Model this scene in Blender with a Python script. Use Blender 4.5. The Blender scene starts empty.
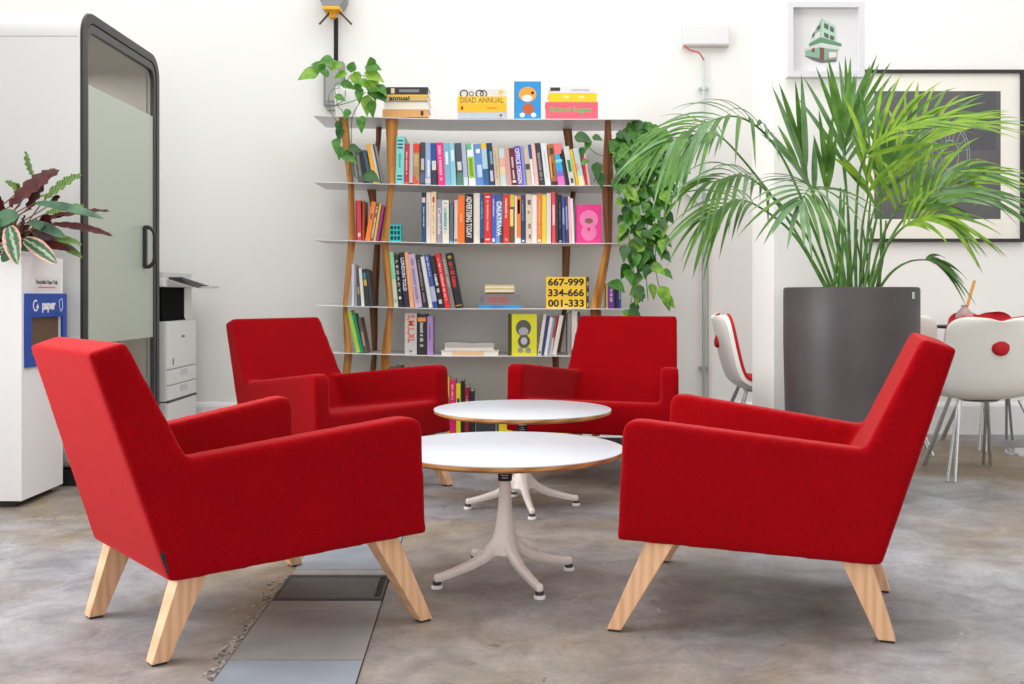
import bpy, bmesh, math, random
from mathutils import Vector, Matrix
random.seed(7)
scene = bpy.context.scene
COL = scene.collection
F, HY, CZ = 1031.0, 294.2, 0.925          # focal length in pixels, horizon row, eye height

def at(px, py, d):
    return Vector(((px-512)/F*d, d, CZ+(HY-py)/F*d))
def gx(px, d): return (px-512)/F*d
def gz(py, d): return CZ+(HY-py)/F*d
def ground(px, py):
    d = F*CZ/(py-HY)
    return Vector(((px-512)/F*d, d, 0))

# ------------------------------------------------------------------ materials
def lin(c):
    return tuple(((v/255)/12.92 if v/255 <= .04045 else ((v/255+.055)/1.055)**2.4) for v in c)
MC = {}
def mat(name, rgb, rough=.6, metal=0., noise=0., nscale=40., bump=0., sheen=0., trans=0., spec=.5, coat=0., alpha=1., sss=0.):
    if name in MC: return MC[name]
    m = bpy.data.materials.new(name); m.use_nodes = True
    nt = m.node_tree; b = nt.nodes['Principled BSDF']
    c = lin(rgb)+(1,)
    b.inputs['Base Color'].default_value = c
    b.inputs['Roughness'].default_value = rough
    b.inputs['Metallic'].default_value = metal
    b.inputs['Specular IOR Level'].default_value = spec
    b.inputs['Sheen Weight'].default_value = sheen
    b.inputs['Coat Weight'].default_value = coat
    b.inputs['Transmission Weight'].default_value = trans
    if sss:
        b.inputs['Subsurface Weight'].default_value = sss
        b.inputs['Subsurface Radius'].default_value = (.02, .02, .01)
    tc = nt.nodes.new('ShaderNodeTexCoord'); n = nt.nodes.new('ShaderNodeTexNoise')
    n.inputs['Scale'].default_value = nscale; n.inputs['Detail'].default_value = 4
    nt.links.new(tc.outputs['Object'], n.inputs['Vector'])
    mx = nt.nodes.new('ShaderNodeMix'); mx.data_type = 'RGBA'; mx.blend_type = 'MULTIPLY'
    mx.inputs['Factor'].default_value = 1
    mx.inputs['A'].default_value = c
    mr = nt.nodes.new('ShaderNodeMapRange')
    mr.inputs['From Min'].default_value = .3; mr.inputs['From Max'].default_value = .7
    mr.inputs['To Min'].default_value = 1-max(noise, .01); mr.inputs['To Max'].default_value = 1+noise*.6
    nt.links.new(n.outputs['Fac'], mr.inputs['Value'])
    nt.links.new(mr.outputs['Result'], mx.inputs['B'])
    nt.links.new(mx.outputs['Result'], b.inputs['Base Color'])
    if bump:
        bp = nt.nodes.new('ShaderNodeBump'); bp.inputs['Strength'].default_value = bump
        bp.inputs['Distance'].default_value = .002
        nt.links.new(n.outputs['Fac'], bp.inputs['Height']); nt.links.new(bp.outputs['Normal'], b.inputs['Normal'])
    MC[name] = m
    return m
def cmat(rgb, rough=.5):
    return mat('print_%d_%d_%d' % tuple(rgb), rgb, rough, noise=.04, nscale=60)

def felt():
    m = mat('red_felt', (196, 6, 24), .95, noise=.0, nscale=30, sheen=.42, spec=.08)
    nt = m.node_tree; b = nt.nodes['Principled BSDF']
    b.inputs['Sheen Tint'].default_value = (1, .17, .17, 1); b.inputs['Sheen Roughness'].default_value = .42
    tc = nt.nodes.new('ShaderNodeTexCoord')
    n1 = nt.nodes.new('ShaderNodeTexNoise'); n1.inputs['Scale'].default_value = 240; n1.inputs['Detail'].default_value = 3
    n2 = nt.nodes.new('ShaderNodeTexNoise'); n2.inputs['Scale'].default_value = 9; n2.inputs['Detail'].default_value = 5
    r1 = nt.nodes.new('ShaderNodeValToRGB'); r1.color_ramp.elements[0].position = .3; r1.color_ramp.elements[1].position = .72
    r1.color_ramp.elements[0].color = lin((122, 0, 7))+(1,); r1.color_ramp.elements[1].color = lin((160, 0, 12))+(1,)
    mx = nt.nodes.new('ShaderNodeMath'); mx.operation = 'MULTIPLY_ADD'; mx.inputs[1].default_value = .82
    ad = nt.nodes.new('ShaderNodeMath'); ad.operation = 'MULTIPLY'; ad.inputs[1].default_value = .18
    nt.links.new(tc.outputs['Object'], n1.inputs['Vector']); nt.links.new(tc.outputs['Object'], n2.inputs['Vector'])
    nt.links.new(n2.outputs['Fac'], ad.inputs[0]); nt.links.new(n1.outputs['Fac'], mx.inputs[0]); nt.links.new(ad.outputs[0], mx.inputs[2])
    nt.links.new(mx.outputs[0], r1.inputs['Fac']); nt.links.new(r1.outputs['Color'], b.inputs['Base Color'])
    bp = nt.nodes.new('ShaderNodeBump'); bp.inputs['Strength'].default_value = .45; bp.inputs['Distance'].default_value = .002
    nt.links.new(n1.outputs['Fac'], bp.inputs['Height']); nt.links.new(bp.outputs['Normal'], b.inputs['Normal'])
    return m
def wood(name, c1, c2, rough=.5, scale=(30, 30, 3), rot=(0, 0, 0)):
    m = mat(name, c1, rough, spec=.3)
    nt = m.node_tree; b = nt.nodes['Principled BSDF']
    tc = nt.nodes.new('ShaderNodeTexCoord'); mp = nt.nodes.new('ShaderNodeMapping'); mp.inputs['Scale'].default_value = scale
    mp.inputs['Rotation'].default_value = rot
    n = nt.nodes.new('ShaderNodeTexNoise'); n.inputs['Scale'].default_value = 2.2; n.inputs['Detail'].default_value = 6; n.inputs['Distortion'].default_value = 1.4
    w = nt.nodes.new('ShaderNodeTexWave'); w.inputs['Scale'].default_value = .6; w.inputs['Distortion'].default_value = 5; w.inputs['Detail'].default_value = 3
    r = nt.nodes.new('ShaderNodeValToRGB'); r.color_ramp.elements[0].color = lin(c2)+(1,); r.color_ramp.elements[1].color = lin(c1)+(1,)
    r.color_ramp.elements[0].position = .25; r.color_ramp.elements[1].position = .65
    mx = nt.nodes.new('ShaderNodeMath'); mx.operation = 'MULTIPLY_ADD'; mx.inputs[1].default_value = .35
    ad = nt.nodes.new('ShaderNodeMath'); ad.operation = 'MULTIPLY'; ad.inputs[1].default_value = .65
    nt.links.new(tc.outputs['Object'], mp.inputs[0]); nt.links.new(mp.outputs[0], n.inputs['Vector']); nt.links.new(mp.outputs[0], w.inputs['Vector'])
    nt.links.new(w.outputs['Fac'], mx.inputs[0]); nt.links.new(n.outputs['Fac'], ad.inputs[0]); nt.links.new(ad.outputs[0], mx.inputs[2])
    nt.links.new(mx.outputs[0], r.inputs['Fac']); nt.links.new(r.outputs['Color'], b.inputs['Base Color'])
    return m
def concrete():
    m = bpy.data.materials.new('worn_concrete'); m.use_nodes = True
    nt = m.node_tree; b = nt.nodes['Principled BSDF']; L = nt.links.new
    tc = nt.nodes.new('ShaderNodeTexCoord')
    def noise(s, d=6, dist=0., rgh=.6):
        n = nt.nodes.new('ShaderNodeTexNoise'); n.inputs['Scale'].default_value = s; n.inputs['Detail'].default_value = d
        n.inputs['Distortion'].default_value = dist; n.inputs['Roughness'].default_value = rgh
        L(tc.outputs['Object'], n.inputs['Vector']); return n
    def ramp(src, p0, p1, c0, c1):
        r = nt.nodes.new('ShaderNodeValToRGB'); r.color_ramp.elements[0].position = p0; r.color_ramp.elements[1].position = p1
        r.color_ramp.elements[0].color = c0; r.color_ramp.elements[1].color = c1; L(src, r.inputs['Fac']); return r
    def mix(bt, fac, a, c):
        x = nt.nodes.new('ShaderNodeMix'); x.data_type = 'RGBA'; x.blend_type = bt
        if isinstance(fac, float): x.inputs['Factor'].default_value = fac
        else: L(fac, x.inputs['Factor'])
        L(a, x.inputs['A']); L(c, x.inputs['B']); return x.outputs['Result']
    base = ramp(noise(.9, 6, .3).outputs['Fac'], .35, .65, lin((124, 123, 126))+(1,), lin((172, 171, 176))+(1,))
    brown = ramp(noise(.55, 5, .8).outputs['Fac'], .44, .60, (0, 0, 0, 1), (.88, .88, .88, 1))
    bc = nt.nodes.new('ShaderNodeRGB'); bc.outputs[0].default_value = lin((140, 124, 97))+(1,)
    c = mix('MIX', brown.outputs['Color'], base.outputs['Color'], bc.outputs[0])
    mott = ramp(noise(6, 8, .6, .7).outputs['Fac'], .3, .72, (.64, .63, .63, 1), (1.34, 1.33, 1.32, 1))
    c = mix('MULTIPLY', 1., c, mott.outputs['Color'])
    fine = ramp(noise(55, 4, 0, .7).outputs['Fac'], .3, .7, (.86, .86, .86, 1), (1.07, 1.07, 1.07, 1))
    c = mix('MULTIPLY', 1., c, fine.outputs['Color'])
    spots = ramp(noise(16, 3, 1.2).outputs['Fac'], .70, .76, (0, 0, 0, 1), (.6, .6, .6, 1))
    wc = nt.nodes.new('ShaderNodeRGB'); wc.outputs[0].default_value = lin((214, 206, 198))+(1,)
    c = mix('MIX', spots.outputs['Color'], c, wc.outputs[0])
    dk = ramp(noise(9, 2, 2.5).outputs['Fac'], .27, .31, (.45, .43, .42, 1), (1, 1, 1, 1))
    c = mix('MULTIPLY', .7, c, dk.outputs['Color'])
    L(c, b.inputs['Base Color'])
    rr = nt.nodes.new('ShaderNodeMapRange'); rr.inputs['To Min'].default_value = .34; rr.inputs['To Max'].default_value = .62
    L(noise(3, 5).outputs['Fac'], rr.inputs['Value']); L(rr.outputs['Result'], b.inputs['Roughness'])
    bp = nt.nodes.new('ShaderNodeBump'); bp.inputs['Strength'].default_value = .25; bp.inputs['Distance'].default_value = .004
    L(noise(40, 6).outputs['Fac'], bp.inputs['Height']); L(bp.outputs['Normal'], b.inputs['Normal'])
    return m
def leafmat(name, c1, c2, scale=25, rough=.45, stripes=False, sss=.0, trans=.0):
    m = mat(name, c1, rough, spec=.4)
    nt = m.node_tree; b = nt.nodes['Principled BSDF']; L = nt.links.new
    tc = nt.nodes.new('ShaderNodeTexCoord')
    if stripes:
        n = nt.nodes.new('ShaderNodeTexWave'); n.inputs['Scale'].default_value = 2.2; n.inputs['Distortion'].default_value = 1.2
        n.bands_direction = 'X'
        n.inputs['Detail'].default_value = 1
        src = 'UV'
        mp = nt.nodes.new('ShaderNodeMapping'); mp.inputs['Scale'].default_value = (stripes, 1, 1)
        L(tc.outputs[src], mp.inputs[0]); L(mp.outputs[0], n.inputs['Vector'])
    else:
        n = nt.nodes.new('ShaderNodeTexNoise'); n.inputs['Scale'].default_value = scale; n.inputs['Detail'].default_value = 4
        L(tc.outputs['Object'], n.inputs['Vector'])
    r = nt.nodes.new('ShaderNodeValToRGB'); r.color_ramp.elements[0].color = lin(c2)+(1,); r.color_ramp.elements[1].color = lin(c1)+(1,)
    r.color_ramp.elements[0].position = .36; r.color_ramp.elements[1].position = .62
    L(n.outputs['Fac'], r.inputs['Fac']); L(r.outputs['Color'], b.inputs['Base Color'])
    if trans:
        out = nt.nodes['Material Output']
        t = nt.nodes.new('ShaderNodeBsdfTranslucent'); L(r.outputs['Color'], t.inputs['Color'])
        ms = nt.nodes.new('ShaderNodeMixShader'); ms.inputs[0].default_value = trans
        L(b.outputs[0], ms.inputs[1]); L(t.outputs[0], ms.inputs[2]); L(ms.outputs[0], out.inputs['Surface'])
    return m

M_RED = felt()
M_BEECH = wood('beech_wood', (220, 178, 142), (204, 158, 120), .5, (20, 20, 2.4), (.3, .1, 0))
M_SHELFWOOD = wood('oiled_oak_post', (200, 140, 72), (160, 102, 50), .4, (8, 8, 1.2))
M_SHELFWOOD2 = wood('dark_walnut_post', (142, 90, 54), (104, 62, 38), .4, (8, 8, 1.2))
M_PLY = wood('plywood_edge', (206, 150, 92), (160, 104, 58), .5, (4, 4, 120))
M_LAM = mat('white_laminate', (204, 208, 216), .32, noise=.01)
M_CREAM = mat('cream_painted_metal', (236, 228, 222), .36, noise=.02)
M_BLACKM = mat('black_metal', (38, 37, 38), .4)
M_WALL = mat('white_wall_paint', (240, 239, 236), .85, noise=.012, nscale=1.2, bump=.05)
M_TRIM = mat('white_trim_paint', (238, 238, 238), .5, noise=.01)
M_ALU = mat('pale_grey_steel_shelf', (232, 232, 234), .4, metal=.1, noise=.02)
M_GREY = mat('grey_plastic', (140, 140, 142), .5)
M_DGREY = mat('dark_grey_plastic', (64, 62, 66), .45)
M_WHITEP = mat('white_plastic', (228, 228, 228), .4, noise=.01)
M_CHROME = mat('satin_chrome', (205, 208, 212), .22, metal=.9)
M_PAGES = mat('paper_pages', (232, 226, 212), .8, noise=.08, nscale=200)
M_POT = mat('charcoal_pot', (72, 66, 69), .5, noise=.22, nscale=5, bump=.25, spec=.5)
M_SOIL = mat('soil', (60, 44, 32), .95, noise=.5, nscale=60, bump=.9)
M_CERAM = mat('white_ceramic', (236, 236, 234), .3)
M_RUBBER = mat('dark_rubber', (36, 34, 34), .7)

# ------------------------------------------------------------------ mesh builder
class MB:
    def __init__(s): s.v = []; s.f = []; s.m = []; s.uv = {}
    def add(s, vs, fs, mi=0):
        o = len(s.v); s.v += [tuple(v) for v in vs]
        for f in fs: s.f.append(tuple(i+o for i in f)); s.m.append(mi)
        return s
    def box(s, x0, x1, y0, y1, z0, z1, mi=0, M=None):
        vs = [Vector((x, y, z)) for x in (x0, x1) for y in (y0, y1) for z in (z0, z1)]
        if M is not None: vs = [M @ v for v in vs]
        return s.add(vs, [(0, 1, 3, 2), (4, 6, 7, 5), (0, 4, 5, 1), (2, 3, 7, 6), (0, 2, 6, 4), (1, 5, 7, 3)], mi)
    def hexa(s, bottom, top, mi=0):
        n = len(bottom); vs = list(bottom)+list(top)
        fs = [tuple(range(n))[::-1], tuple(range(n, 2*n))]+[(i, (i+1) % n, n+(i+1) % n, n+i) for i in range(n)]
        return s.add(vs, fs, mi)
    def prism(s, poly, a, b, axis='y', mi=0, M=None):
        def P(p, t):
            v = Vector((p[0], t, p[1])) if axis == 'y' else (Vector((t, p[0], p[1])) if axis == 'x' else Vector((p[0], p[1], t)))
            return M @ v if M is not None else v
        return s.hexa([P(p, a) for p in poly], [P(p, b) for p in poly], mi)
    def tube(s, pts, r, n=8, mi=0, cap=True, sx=1., sy=1.):
        pts = [Vector(p) for p in pts]
        if not hasattr(r, '__len__'): r = [r]*len(pts)
        up = Vector((0, 0, 1)); rings = []; prev = None
        for i, p in enumerate(pts):
            t = (pts[min(i+1, len(pts)-1)]-pts[max(i-1, 0)])
            t = t.normalized() if t.length > 1e-9 else Vector((0, 0, 1))
            if prev is None:
                a = t.cross(up)
                if a.length < .05: a = t.cross(Vector((0, 1, 0)))
                a.normalize()
            else:
                a = prev-t*prev.dot(t); a.normalize()
            prev = a; b = t.cross(a)
            rings.append([p+a*math.cos(2*math.pi*k/n)*r[i]*sx+b*math.sin(2*math.pi*k/n)*r[i]*sy for k in range(n)])
        vs = [v for R in rings for v in R]; fs = []
        for i in range(len(rings)-1):
            for k in range(n): fs.append((i*n+k, i*n+(k+1) % n, (i+1)*n+(k+1) % n, (i+1)*n+k))
        if cap: fs += [tuple(range(n))[::-1], tuple(range((len(rings)-1)*n, len(rings)*n))]
        return s.add(vs, fs, mi)
    def lathe(s, prof, n=48, mi=0, c=(0, 0, 0), mfun=None):
        vs = []
        for (r, z) in prof:
            for k in range(n): vs.append((c[0]+r*math.cos(2*math.pi*k/n), c[1]+r*math.sin(2*math.pi*k/n), c[2]+z))
        o = len(s.v); s.v += vs
        for i in range(len(prof)-1):
            for k in range(n):
                s.f.append((o+i*n+k, o+i*n+(k+1) % n, o+(i+1)*n+(k+1) % n, o+(i+1)*n+k)); s.m.append(mfun(i) if mfun else mi)
        s.f.append(tuple(o+k for k in range(n))[::-1]); s.m.append(mfun(0) if mfun else mi)
        s.f.append(tuple(o+(len(prof)-1)*n+k for k in range(n))); s.m.append(mfun(len(prof)-2) if mfun else mi)
        return s
    def mesh(s, name, mats, smooth=None, bevel=0, seg=2):
        me = bpy.data.meshes.new(name); me.from_pydata(s.v, [], s.f)
        for m in mats: me.materials.append(m)
        for p, mi in zip(me.polygons, s.m): p.material_index = mi
        bm = bmesh.new(); bm.from_mesh(me)
        if bevel:
            bmesh.ops.remove_doubles(bm, verts=bm.verts, dist=1e-6)
            bmesh.ops.recalc_face_normals(bm, faces=bm.faces)
            es = [e for e in bm.edges if len(e.link_faces) == 2 and e.calc_face_angle(0) > .5]
            bmesh.ops.bevel(bm, geom=es, offset=bevel, segments=seg, profile=.6, affect='EDGES', clamp_overlap=True)
        else:
            bmesh.ops.recalc_face_normals(bm, faces=bm.faces)
        bm.to_mesh(me); bm.free()
        if smooth:
            for p in me.polygons: p.use_smooth = True
            if smooth is not True: me.set_sharp_from_angle(angle=math.radians(smooth))
        return me
def link(name, me, parent=None, label=None):
    o = bpy.data.objects.new(name, me); COL.objects.link(o)
    if parent: o.parent = parent
    if label: o['label'] = label
    return o
def obj(name, mb, mats, parent=None, smooth=None, bevel=0, seg=2, label=None):
    if not isinstance(mats, (list, tuple)): mats = [mats]
    return link(name, mb.mesh(name, mats, smooth, bevel, seg), parent, label)
LABELS = {}
def tag(o, label, cat, group=None):
    n = len(label.split()); assert 4 <= n <= 16, (n, label)
    assert label not in LABELS, label
    LABELS[label] = 1
    o['label'] = label; o['category'] = cat
    if group: o['group'] = group
    return o
def thing(name, label, cat, loc=(0, 0, 0), rz=0, group=None):
    o = bpy.data.objects.new(name, None); COL.objects.link(o); o.empty_display_size = .05
    o.location = loc; o.rotation_euler = (0, 0, rz)
    return tag(o, label, cat, group)
def struct(name, mb, mats, **k):
    o = obj(name, mb, mats, **k); o['kind'] = 'structure'; return o
def dup(root, loc, rz, label):
    r = root.copy(); COL.objects.link(r); r.location = loc; r.rotation_euler = (0, 0, rz); tag(r, label, root['category'], root.get('group'))
    for ch in list(root.children):
        c = ch.copy(); COL.objects.link(c); c.parent = r
        for g in list(ch.children):
            d = g.copy(); COL.objects.link(d); d.parent = c
    return r
def text_mesh(s, size, extr=.0006, bold=.0, align='CENTER', xs=1.):
    cu = bpy.data.curves.new('lettering', 'FONT'); cu.body = s; cu.size = size; cu.extrude = extr; cu.offset = bold
    cu.align_x = align; cu.align_y = 'CENTER'; cu.resolution_u = 3
    o = bpy.data.objects.new('lettering', cu); COL.objects.link(o)
    dg = bpy.context.evaluated_depsgraph_get(); dg.update()
    me = bpy.data.meshes.new_from_object(o.evaluated_get(dg)); bpy.data.objects.remove(o)
    if xs != 1.:
        for v in me.vertices: v.co.x *= xs
    return me
def text(name, s, size, M, m, parent=None, bold=.0, xs=1., align='CENTER', extr=.0006):
    me = text_mesh(s, size, bold=bold, xs=xs, align=align, extr=extr); me.transform(M); me.materials.clear(); me.materials.append(m)
    return link(name, me, parent)
RX90 = Matrix.Rotation(math.pi/2, 4, 'X')                # text facing -y

# ------------------------------------------------------------------ setting
WY = 6.82
mb = MB(); mb.box(-3.6, 6.0, -3.2, WY+.2, -.12, 0)
fl = struct('floor', mb, concrete())
mb = MB(); mb.box(-3.6, 6.0, WY, WY+.15, 0, 3.7); struct('wall_back', mb, M_WALL)
mb = MB(); mb.box(-3.75, -3.6, -3.2, WY+.15, 0, 3.7); struct('wall_left', mb, M_WALL)
mb = MB(); mb.box(6.0, 6.15, -3.2, WY+.15, 0, 3.7); struct('wall_right', mb, M_WALL)
mb = MB(); mb.box(-3.75, 6.15, -3.35, -3.2, 0, 3.7); struct('wall_front', mb, M_WALL)
mb = MB(); mb.prism([(WY, 0), (WY-.022, 0), (WY-.022, .185), (WY-.014, .205), (WY, .21)], -3.6, 6.0, 'x')
struct('baseboard_back', mb, M_TRIM)
mb = MB(); mb.box(-3.75, 6.15, -3.35, 1.2, 3.7, 3.8); struct('ceiling_shade', mb, M_WALL)  # partial slab added out of view, blocks sky light from camera-facing sides
# free standing square pier
mb = MB(); px0, px1, py0, py1 = gx(773, 5.15), gx(865, 5.15), 5.15, 5.6
mb.box(px0, px1, py0, py1, 0, 3.7); struct('wall_pier', mb, M_WALL, bevel=.006)
# long steel cover plates in the floor
M_STEEL = mat('blue_grey_steel_plate', (150, 160, 170), .42, metal=.25, noise=.16, nscale=5, bump=.1)
M_STEELW = mat('worn_steel_plate', (150, 149, 144), .48, metal=.2, noise=.22, nscale=4, bump=.1)
M_JOINT = mat('dirty_joint', (52, 46, 42), .9, noise=.3)
def sp(px_l, px_r, y):   # strip edge points at an image row
    yl = y
    l = 210.8+(y-684)*(289-210.8)/(576.6-684); r = 357+(y-684)*(390.4-357)/(578-684)
    a = ground(l, y); b = ground(r, y); return a, b
rows = [760, 661, 609.4, 601.5]
def plate(y0, y1, m, name='trim_1', grow=0., z=.0035):
    a0, b0 = sp(0, 0, y0); a1, b1 = sp(0, 0, y1); g = .0035
    a0 = a0+Vector((g-grow, g, 0)); b0 = b0+Vector((-g+grow, g, 0)); a1 = a1+Vector((g-grow, -g, 0)); b1 = b1+Vector((-g+grow, -g, 0))
    mb = MB(); up = Vector((0, 0, z))
    mb.hexa([a0, b0, b1, a1], [p+up for p in (a0, b0, b1, a1)])
    return obj(name, mb, m, bevel=.001)
i = 1
o = plate(900, 492, M_JOINT, 'trim_1', grow=.003, z=.0012); o['kind'] = 'structure'
for y0, y1, m in ((900, 661, M_STEEL), (661, 609.4, M_STEELW), (609.4, 601.5, M_STEELW), (576, 570.3, M_STEELW), (570.3, 530, M_STEEL), (530, 494, M_STEELW)):
    i += 1; o = plate(y0, y1, m, 'trim_%d' % i); o['kind'] = 'structure'
# recessed grating
gt = thing('floor_grating', 'dark metal grating set in the floor plates under left front armchair', 'floor grate')
a0, b0 = sp(0, 0, 601.5); a1, b1 = sp(0, 0, 576)
def lerp(a, b, t): return a+(b-a)*t
def q(u, v, z): p = lerp(lerp(a0, b0, u), lerp(a1, b1, u), v); return Vector((p.x, p.y, z))
mb = MB()
for (u0, u1, v0, v1) in ((.01, .99, .02, .10), (.01, .99, .90, .98), (.01, .035, .1, .9), (.965, .99, .1, .9), (.90, .912, .1, .9)):
    mb.hexa([q(u0, v0, .001), q(u1, v0, .001), q(u1, v1, .001), q(u0, v1, .001)], [q(u0, v0, .006), q(u1, v0, .006), q(u1, v1, .006), q(u0, v1, .006)])
obj('frame', mb, mat('dark_iron', (74, 74, 76), .5, metal=.5), gt)
mb = MB()
mb.hexa([q(.035, .1, .0013), q(.9, .1, .0013), q(.9, .9, .0013), q(.035, .9, .0013)], [q(.035, .1, .0018), q(.9, .1, .0018), q(.9, .9, .0018), q(.035, .9, .0018)], 1)
for k in range(48):
    u = .04+k*.018
    mb.hexa([q(u, .1, .0015), q(u+.006, .1, .0015), q(u+.006, .9, .0015), q(u, .9, .0015)], [q(u, .1, .005), q(u+.006, .1, .005), q(u+.006, .9, .005), q(u, .9, .005)])
for k in range(16):
    v = .12+k*.048
    mb.hexa([q(.035, v, .0015), q(.9, v, .0015), q(.9, v+.012, .0015), q(.035, v+.012, .0015)], [q(.035, v, .0045), q(.9, v, .0045), q(.9, v+.012, .0045), q(.035, v+.012, .0045)])
obj('mesh_panel', mb, [mat('grating_bars', (124, 124, 120), .5, metal=.4), mat('grating_pit', (40, 40, 40), .9)], gt)
# crumbled edge of the concrete beside the plates
mb = MB(); rnd = random.Random(3)
for k in range(120):
    y = 680-k*.87; l = 210.8+(y-684)*(289-210.8)/(576.6-684)
    c = ground(l-1.5-rnd.random()**2*13, y); r = .002+rnd.random()*.006
    ang = [rnd.random()*.5+j*math.pi/3 for j in range(6)]
    bt = [c+Vector((math.cos(t)*r*(.6+rnd.random()*.6), math.sin(t)*r*1.4*(.6+rnd.random()*.6), .0004)) for t in ang]
    mb.hexa(bt, [p+Vector((0, 0, .0012+.0012*rnd.random())) for p in bt], 0 if rnd.random() < .75 else 1)
o = struct('trim_20', mb, [mat('crumbled_pale', (158, 152, 146), .95, noise=.3, nscale=90), mat('crumbled_dark', (104, 98, 92), .95, noise=.3, nscale=90)])

# ------------------------------------------------------------------ armchair
PA, PB, PC, PD, PE, PF = (.39, .258), (.371, .571), (-.243, .513), (-.3845, .8045), (-.4714, .778), (-.286, .21)
W0, WK, AT = .3466, .1944, .082
def wv(u): return W0+WK*u
def slab(mb, poly, f0, f1):
    mb.hexa([Vector((u, f0(u), z)) for u, z in poly], [Vector((u, f1(u), z)) for u, z in poly])
def grow(poly, e):
    cx = sum(p[0] for p in poly)/len(poly); cz = sum(p[1] for p in poly)/len(poly)
    return poly
def make_body():
    mb = MB()
    for s in (1, -1):
        slab(mb, [PA, (.376, .545), (.371, .566), (.360, .577), (.338, .581), PC, (-.20, .40), (-.12, .2218)], lambda u: s*wv(u), lambda u: s*(wv(u)-AT))
    # backrest, over the whole width
    slab(mb, [(-.09, .2239), (-.243+.016, .51-.02), PC, PD, PE, PF], lambda u: wv(u), lambda u: -wv(u))
    # seat between the arms
    slab(mb, [(PA[0], PA[1]), (.381, .408), (.34, .413), (-.18, .352), (-.12, .2218)], lambda u: wv(u)-AT*.5, lambda u: -(wv(u)-AT*.5))
    me = mb.mesh('tmp', [M_RED])
    o = bpy.data.objects.new('tmp', me); COL.objects.link(o)
    r = o.modifiers.new('r', 'REMESH'); r.mode = 'VOXEL'; r.voxel_size = .0072; r.adaptivity = 0
    s = o.modifiers.new('s', 'SMOOTH'); s.factor = .5; s.iterations = 24
    dg = bpy.context.evaluated_depsgraph_get(); dg.update()
    out = bpy.data.meshes.new_from_object(o.evaluated_get(dg)); bpy.data.objects.remove(o)
    for ax in range(3):
        a0 = min(v[ax] for v in mb.v); a1 = max(v[ax] for v in mb.v)
        b0 = min(v.co[ax] for v in out.vertices); b1 = max(v.co[ax] for v in out.vertices)
        a0 -= .001; a1 += .001
        for v in out.vertices: v.co[ax] = a0+(v.co[ax]-b0)*(a1-a0)/(b1-b0)
    out.update()
    return out
def split(me, cls):
    groups = {}
    for p in me.polygons: groups.setdefault(cls(p.center), []).append(p)
    res = {}
    for k, ps in groups.items():
        idx = {}; vs = []; fs = []
        for p in ps:
            f = []
            for v in p.vertices:
                if v not in idx: idx[v] = len(vs); vs.append(me.vertices[v].co.copy())
                f.append(idx[v])
            fs.append(f)
        n = bpy.data.meshes.new(k); n.from_pydata(vs, [], fs); n.materials.append(M_RED)
        for p in n.polygons: p.use_smooth = True
        nor = [None]*len(vs)
        for ov, nv in idx.items(): nor[nv] = me.vertices[ov].normal.copy()
        n.normals_split_custom_set_from_vertices(nor)
        res[k] = n
    return res
def cls(c):
    line = PC[0]+(c.z-PC[1])*(PD[0]-PC[0])/(PD[1]-PC[1])
    if c.x < line+.028 and (abs(c.y) < wv(c.x)-AT or c.x < line+.004): return 'backrest'
    if abs(c.y) > wv(c.x)-AT-.006: return 'armrest_l' if c.y > 0 else 'armrest_r'
    return 'seat'
def leg(mb, top, bot, zt):
    (u0, u1, v0, v1) = top; (a0, a1, b0, b1) = bot
    mb.hexa([(a0, b0, .006), (a1, b0, .006), (a1, b1, .006), (a0, b1, .006)], [(u0, v0, zt), (u1, v0, zt), (u1, v1, zt), (u0, v1, zt)])
CH = 'red armchairs round the two low tables'
chairs = [
    (.7891, 3.0777, 2.8205, 'red felt armchair at right front, seen from its side, before the dark planter'),
    (-.8085, 2.962, .6894, 'red felt armchair at left front, its back to us, standing over the floor plates'),
    (-.8669, 4.9287, -.6658, 'red felt armchair at back left, between the bookshelf and the printer'),
    (.5001, 5.2876, 4.3708, 'red felt armchair facing us before the right end of the bookshelf')]
ch0 = thing('armchair', chairs[0][3], 'armchair', (chairs[0][0], chairs[0][1], 0), chairs[0][2], CH)
body = make_body()
for k, me in split(body, cls).items():
    link(k.split('_')[0], me, ch0)
for s in (1, -1):
    for (top, bot, zt) in (((.232, .312, .322, .388), (.384, .424, .364, .404), .265), ((-.255, -.175, .222, .283), (-.326, -.281, .222, .264), .24)):
        t = (top[0], top[1], s*top[2], s*top[3]); b = (bot[0], bot[1], s*bot[2], s*bot[3])
        mb = MB(); leg(mb, t, b, zt); lg = obj('leg', mb, M_BEECH, ch0, bevel=.003)
        mb = MB(); mb.box(b[0]+.004, b[1]-.004, min(b[2], b[3])+.004, max(b[2], b[3])-.004, 0, .0065); obj('glide', mb, M_RUBBER, lg)
allch = [ch0]
for x, y, t, lb in chairs[1:]: allch.append(dup(ch0, (x, y, 0), t, lb))
# little black sewn tag on the left front chair
mb = MB(); u, z = -.295, .262
yv = -(wv(u)+.0005)
mb.hexa([(u-.002, yv-.001, .235), (u+.010, yv-.001, .235), (u+.010, yv+.002, .235), (u-.002, yv+.002, .235)],
        [(u-.020, yv-.001, .287), (u-.008, yv-.001, .287), (u-.008, yv+.002, .287), (u-.020, yv+.002, .287)])
obj('fabric_tag', mb, mat('black_tag', (20, 20, 22), .7), allch[1], label='small black sewn tag')

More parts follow.
